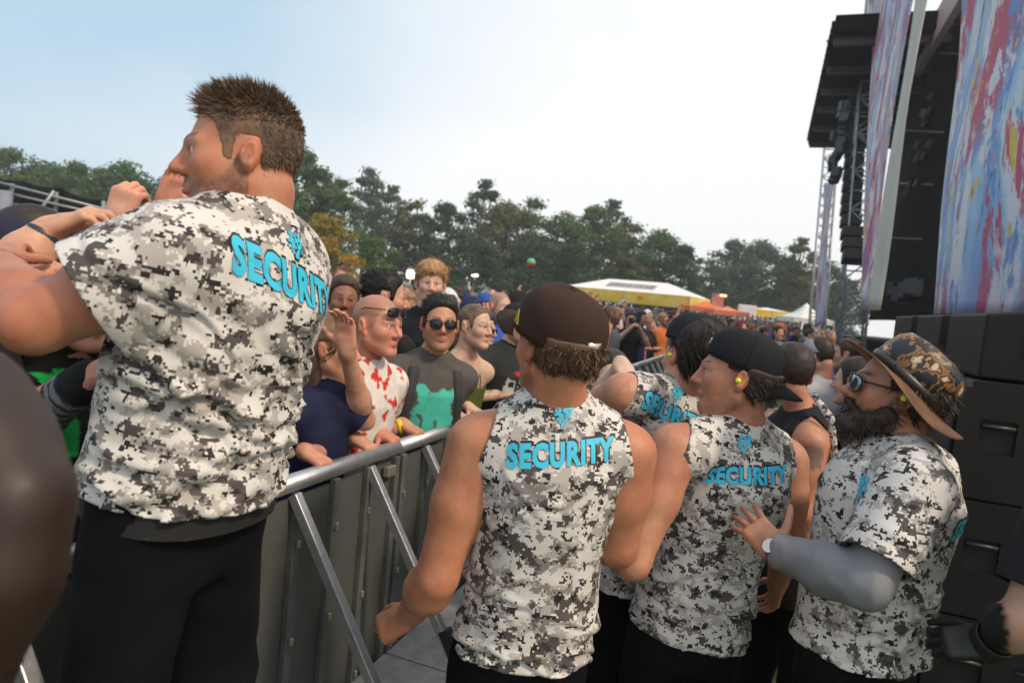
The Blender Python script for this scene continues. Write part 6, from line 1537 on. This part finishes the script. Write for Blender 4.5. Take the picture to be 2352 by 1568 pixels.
mid('bald man standing a head above the far crowd left of the brown cap', 1130, 690, -4.6, 1.92, 160, skin=(.58, .32, .24), face=dict(buzz=(.50, .28, .20), stubble=.3), top=dict(color=(.04, .04, .05)))
mid('man in a red cap behind the blond man', 1045, 700, -2.6, 1.86, 170, skin=(.5, .28, .2), hair=dict(hair_color=(.03, .02, .015), thick=.005, h=.007), top=dict(color=(.03, .03, .035)))
p_ = mid('person behind the black v-neck holding a phone high', 822, 720, -1.9, 1.76, -170, arms=dict(R='up', L='down'), hair=dict(hair_color=(.2, .19, .18), thick=.008, h=.007), top=dict(color=(.45, .48, .52)))
# crew in the pit behind the tattooed guard
x, y = at(1880, 900, 4.6)
p_ = person('crew man in a pale grey tee and patterned cap beyond the tattooed guard', standing(x, y, 1.72, yw(1880, 60), hpitch=-20, skin=(.42, .20, .13), h=.012, hh=.006, arms='chest', hair=dict(hair_color=(.03, .02, .015), thick=.006, h=.007), top=dict(color=(.36, .37, .42), h=.012), bottom=dict(color=(.05, .05, .055)))); ball_cap(p_, (.30, .30, .33), 30, 0, 0)
x, y = at(1945, 900, 5.6)
person('crew person in an olive top standing by the loudspeakers', standing(x, y, 1.72, yw(1945, 80), skin=(.45, .24, .17), h=.014, hh=.007, arms='chest', hair=dict(hair_color=(.05, .03, .02), thick=.008, h=.007), top=dict(color=(.16, .15, .12), h=.014), bottom=dict(color=(.05, .05, .055))))
x, y = at(1965, 1000, 3.4); a_w = P(1955, 985, 3.15)
p_ = person('photographer in black holding a camera with a white banded lens behind the beard', standing(x, y, 1.66, yw(1960, 70), skin=(.52, .29, .21), h=.011, hs=.98, arms=dict(L=(P(1985, 1080, 3.2), P(1962, 992, 3.18), dict(dir=nrm(V(-.8, 0, .3)), back=V(0, -.5, 1), curl=(40, 50, 30))), R=(P(1975, 1080, 3.5), P(1950, 1000, 3.3), dict(dir=nrm(V(-.8, 0, .3)), back=V(0, 0, 1), curl=(40, 50, 30)))), hair=dict(hair_color=(.03, .02, .015), thick=.008), top=dict(kind='long', mat=BLACK_CLOTH, h=.011), bottom=dict(mat=GEAR)))
c0 = P(1940, 1005, 3.12); m = MB(); m.box(c0, np.array([.05, .07, .045])); m.build('camera_body', plain('camera_black', (.015, .015, .017), .4), p_.root, bevel=.006)
for i in range(6):
    m = MB(); m.lathe([(.038, -.0), (.040, .004), (.040, .020), (.038, .024)], 20, lambda q, i=i: c0 + V(q[0], q[1], -.05 - .024 * i - q[2])); m.build('lens_ring', plain('lens_white' if i % 2 else 'camera_black', (.6, .6, .57) if i % 2 else (.015, .015, .017), .4), p_.root, True)
rng = np.random.RandomState(12); taken = [np.array(o.location)[:2] for o in bpy.data.objects if o.name.startswith('person') and o.parent is None and abs(o.location[0]) + abs(o.location[1]) > .2]
spots = []
def hidden_core(x, y): return False
for row in range(40):
    t = -.80 - .58 * row - (0 if row < 9 else .3 * (row - 9))
    s = -.6 + rng.rand() * .5 - .35 * row
    while s < 34:
        x, y = (Q(s, t) + V(rng.randn() * .10, rng.randn() * .10, 0))[:2]; s += .52 + rng.rand() * .22 + .012 * row
        px, py = proj(V(x, y, 1.7))
        if y < 1.9 or px < -120 or px > 2000 or y > 52: continue
        if px < 690 and px > 120 and y > 3.2: continue            # wholly behind the heavy guard
        if px < 140 and y > 8: continue
        if min([np.hypot(x - q[0], y - q[1]) for q in taken] + [9]) < .42: continue
        spots.append((y, x)); taken.append(np.array([x, y]))
for i in range(420):      # the field's right side, past the end of the barrier
    px = rng.uniform(1600, 1930); Y = 13 + 36 * rng.rand() ** .8; x, y = at(px, 760, Y)
    t = nv @ (V(x, y, 0) - V(B0[0], B0[1], 0))
    if t > 3.0 or t < -.6: continue
    if min([np.hypot(x - q[0], y - q[1]) for q in taken] + [9]) < .5: continue
    spots.append((y, x)); taken.append(np.array([x, y]))
spots.sort(); NEAR = spots[:285]; REST = spots[285:]
used = set()
HAIRN = ['dark haired', 'brown haired', 'light brown haired', 'fair haired', 'black haired', 'grey haired']
LAND = [(60, 'left of the heavy guard'), (700, 'below the golden tree'), (860, 'beyond the black v-neck man'), (985, 'beyond the blond man'), (1075, 'beyond the green top woman'), (1160, 'beyond the black capped man'), (1290, 'beyond the brown cap guard'), (1420, 'right of the brown cap'), (1500, 'under the yellow valance'), (1590, 'beyond the leaning guard'), (1690, 'beyond the backward cap guard'), (1790, 'before the small yellow marquee'), (1900, 'before the white peaked tent')]
SPECIAL = {}
for i, (y, x) in enumerate(NEAR):
    px, py = proj(V(x, y, 1.7))
    k = rng.choice(len(PR), p=np.array([.2, .17, .15, .1, .09, .12, .05, .05, .07])); pr, kn = PR[k]
    r = pr.root if k not in used else copy_tree(pr.root); used.add(k)
    ci = rng.choice(len(TINT), p=np.array([.36, .08, .09, .12, .06, .07, .04, .05, .05, .05, .03])); cn, cc = TINT[ci]
    r.location = (x, y, 0); sc = rng.uniform(.94, 1.05); r.scale = (sc, sc, sc); r.rotation_euler = (0, 0, RAD(RIMY + rng.uniform(-45, 35) - (25 if px < 1150 else 0)))
    sk_ = SKINT[rng.randint(len(SKINT))]; hc_ = HAIRC[rng.randint(len(HAIRC))]; c2 = TINT[rng.randint(len(TINT))][1]
    for ch in r.children:
        b = ch.name.split('.')[0]
        if b == 'body': ch.color = (*sk_, 1)
        elif b == 'shirt': ch.color = (*cc, 1)
        elif b == 'hood': ch.color = (*cc, 1)
        elif b == 'hair': ch.color = (*hc_, 1)
        elif b == 'cap':
            ch.color = (*c2, 1)
            for g in ch.children: g.color = (*c2, 1)
        elif b == 'trousers': ch.color = (.03, .03, .04, 1)
    lm = min(LAND, key=lambda a: abs(a[0] - px))[1]; hn = HAIRN[HAIRC.index(hc_)] if kn not in ('shaven headed', 'hooded') else ''
    lab = ('%s %s person in %s %s top in the crowd %s' % (hn, kn, 'an' if cn[0] in 'o' else 'a', cn, lm)).strip().replace(' haired short haired', ' short haired').replace(' haired long haired', ' long haired')
    if len(lab.split()) > 16: lab = lab.replace(' in the crowd', '')
    tag(r, lab, 'person', 'crowd behind the front row: ' + ('%s, %s top, %s' % (kn, cn, lm)))
# the rest of the crowd, too far to tell apart
VV, FF, CC = [], [], []; nb = 0
def blob(c, r, col, n=7, m_=5):
    global nb
    vs = []
    for j in range(m_ + 1):
        a = math.pi * (j / m_ - .5)
        for i in range(n): b = 2 * math.pi * i / n; vs.append((c[0] + r[0] * math.cos(a) * math.cos(b), c[1] + r[1] * math.cos(a) * math.sin(b), c[2] + r[2] * math.sin(a)))
    fs = [(nb + j * n + i, nb + j * n + (i + 1) % n, nb + (j + 1) * n + (i + 1) % n, nb + (j + 1) * n + i) for j in range(m_) for i in range(n)]
    VV.extend(vs); FF.extend(fs); CC.extend([col] * len(vs)); nb += len(vs)
for y, x in REST:
    H = rng.uniform(1.58, 1.88); cc = np.array(TINT[rng.choice(len(TINT), p=np.array([.26, .10, .09, .10, .10, .07, .07, .08, .06, .04, .03]))][1]); sk_ = np.array([.55, .31, .22]) * SKINT[rng.randint(len(SKINT))]
    blob((x, y, H * .90 + .02), (.085, .10, .125), sk_)
    hc_ = np.array(HAIRC[rng.randint(len(HAIRC))]) if rng.rand() < .75 else np.array(TINT[rng.randint(len(TINT))][1]); blob((x - .03, y + .025, H * .90 + .055), (.085, .095, .105), hc_)
    blob((x, y, H * .62), (.20, .17, H * .22), cc); blob((x, y, H * .26), (.15, .13, H * .26), np.array([.03, .03, .04]))
    if rng.rand() < .10: blob((x + .15, y, H * .98), (.05, .05, .25), sk_, 6, 4)
if VV: tag(mk('crowd', np.array(VV), np.array(FF), attr_mat('crowd_far', .7), None, True, np.array(CC)), 'far crowd filling the field as one mass under the trees', 'crowd', kind='stuff')
print('CROWD', len(NEAR), len(REST), 'farthest near', NEAR[-1][0])

# ---- rain haze over the field
m_ = bpy.data.materials.new('rain_haze'); m_.use_nodes = True; t_ = m_.node_tree; t_.nodes.clear()
pv = t_.nodes.new('ShaderNodeVolumePrincipled'); pv.inputs['Color'].default_value = (.9, .93, .97, 1); pv.inputs['Density'].default_value = .0012; pv.inputs['Anisotropy'].default_value = .2
mo = t_.nodes.new('ShaderNodeOutputMaterial'); t_.links.new(pv.outputs[0], mo.inputs['Volume'])
hz = MB().box((0, 120, 12.5), (236, 146, 13.5)).build('haze', m_); tag(hz, 'thin grey rain haze hanging over the whole field', 'haze', kind='stuff')
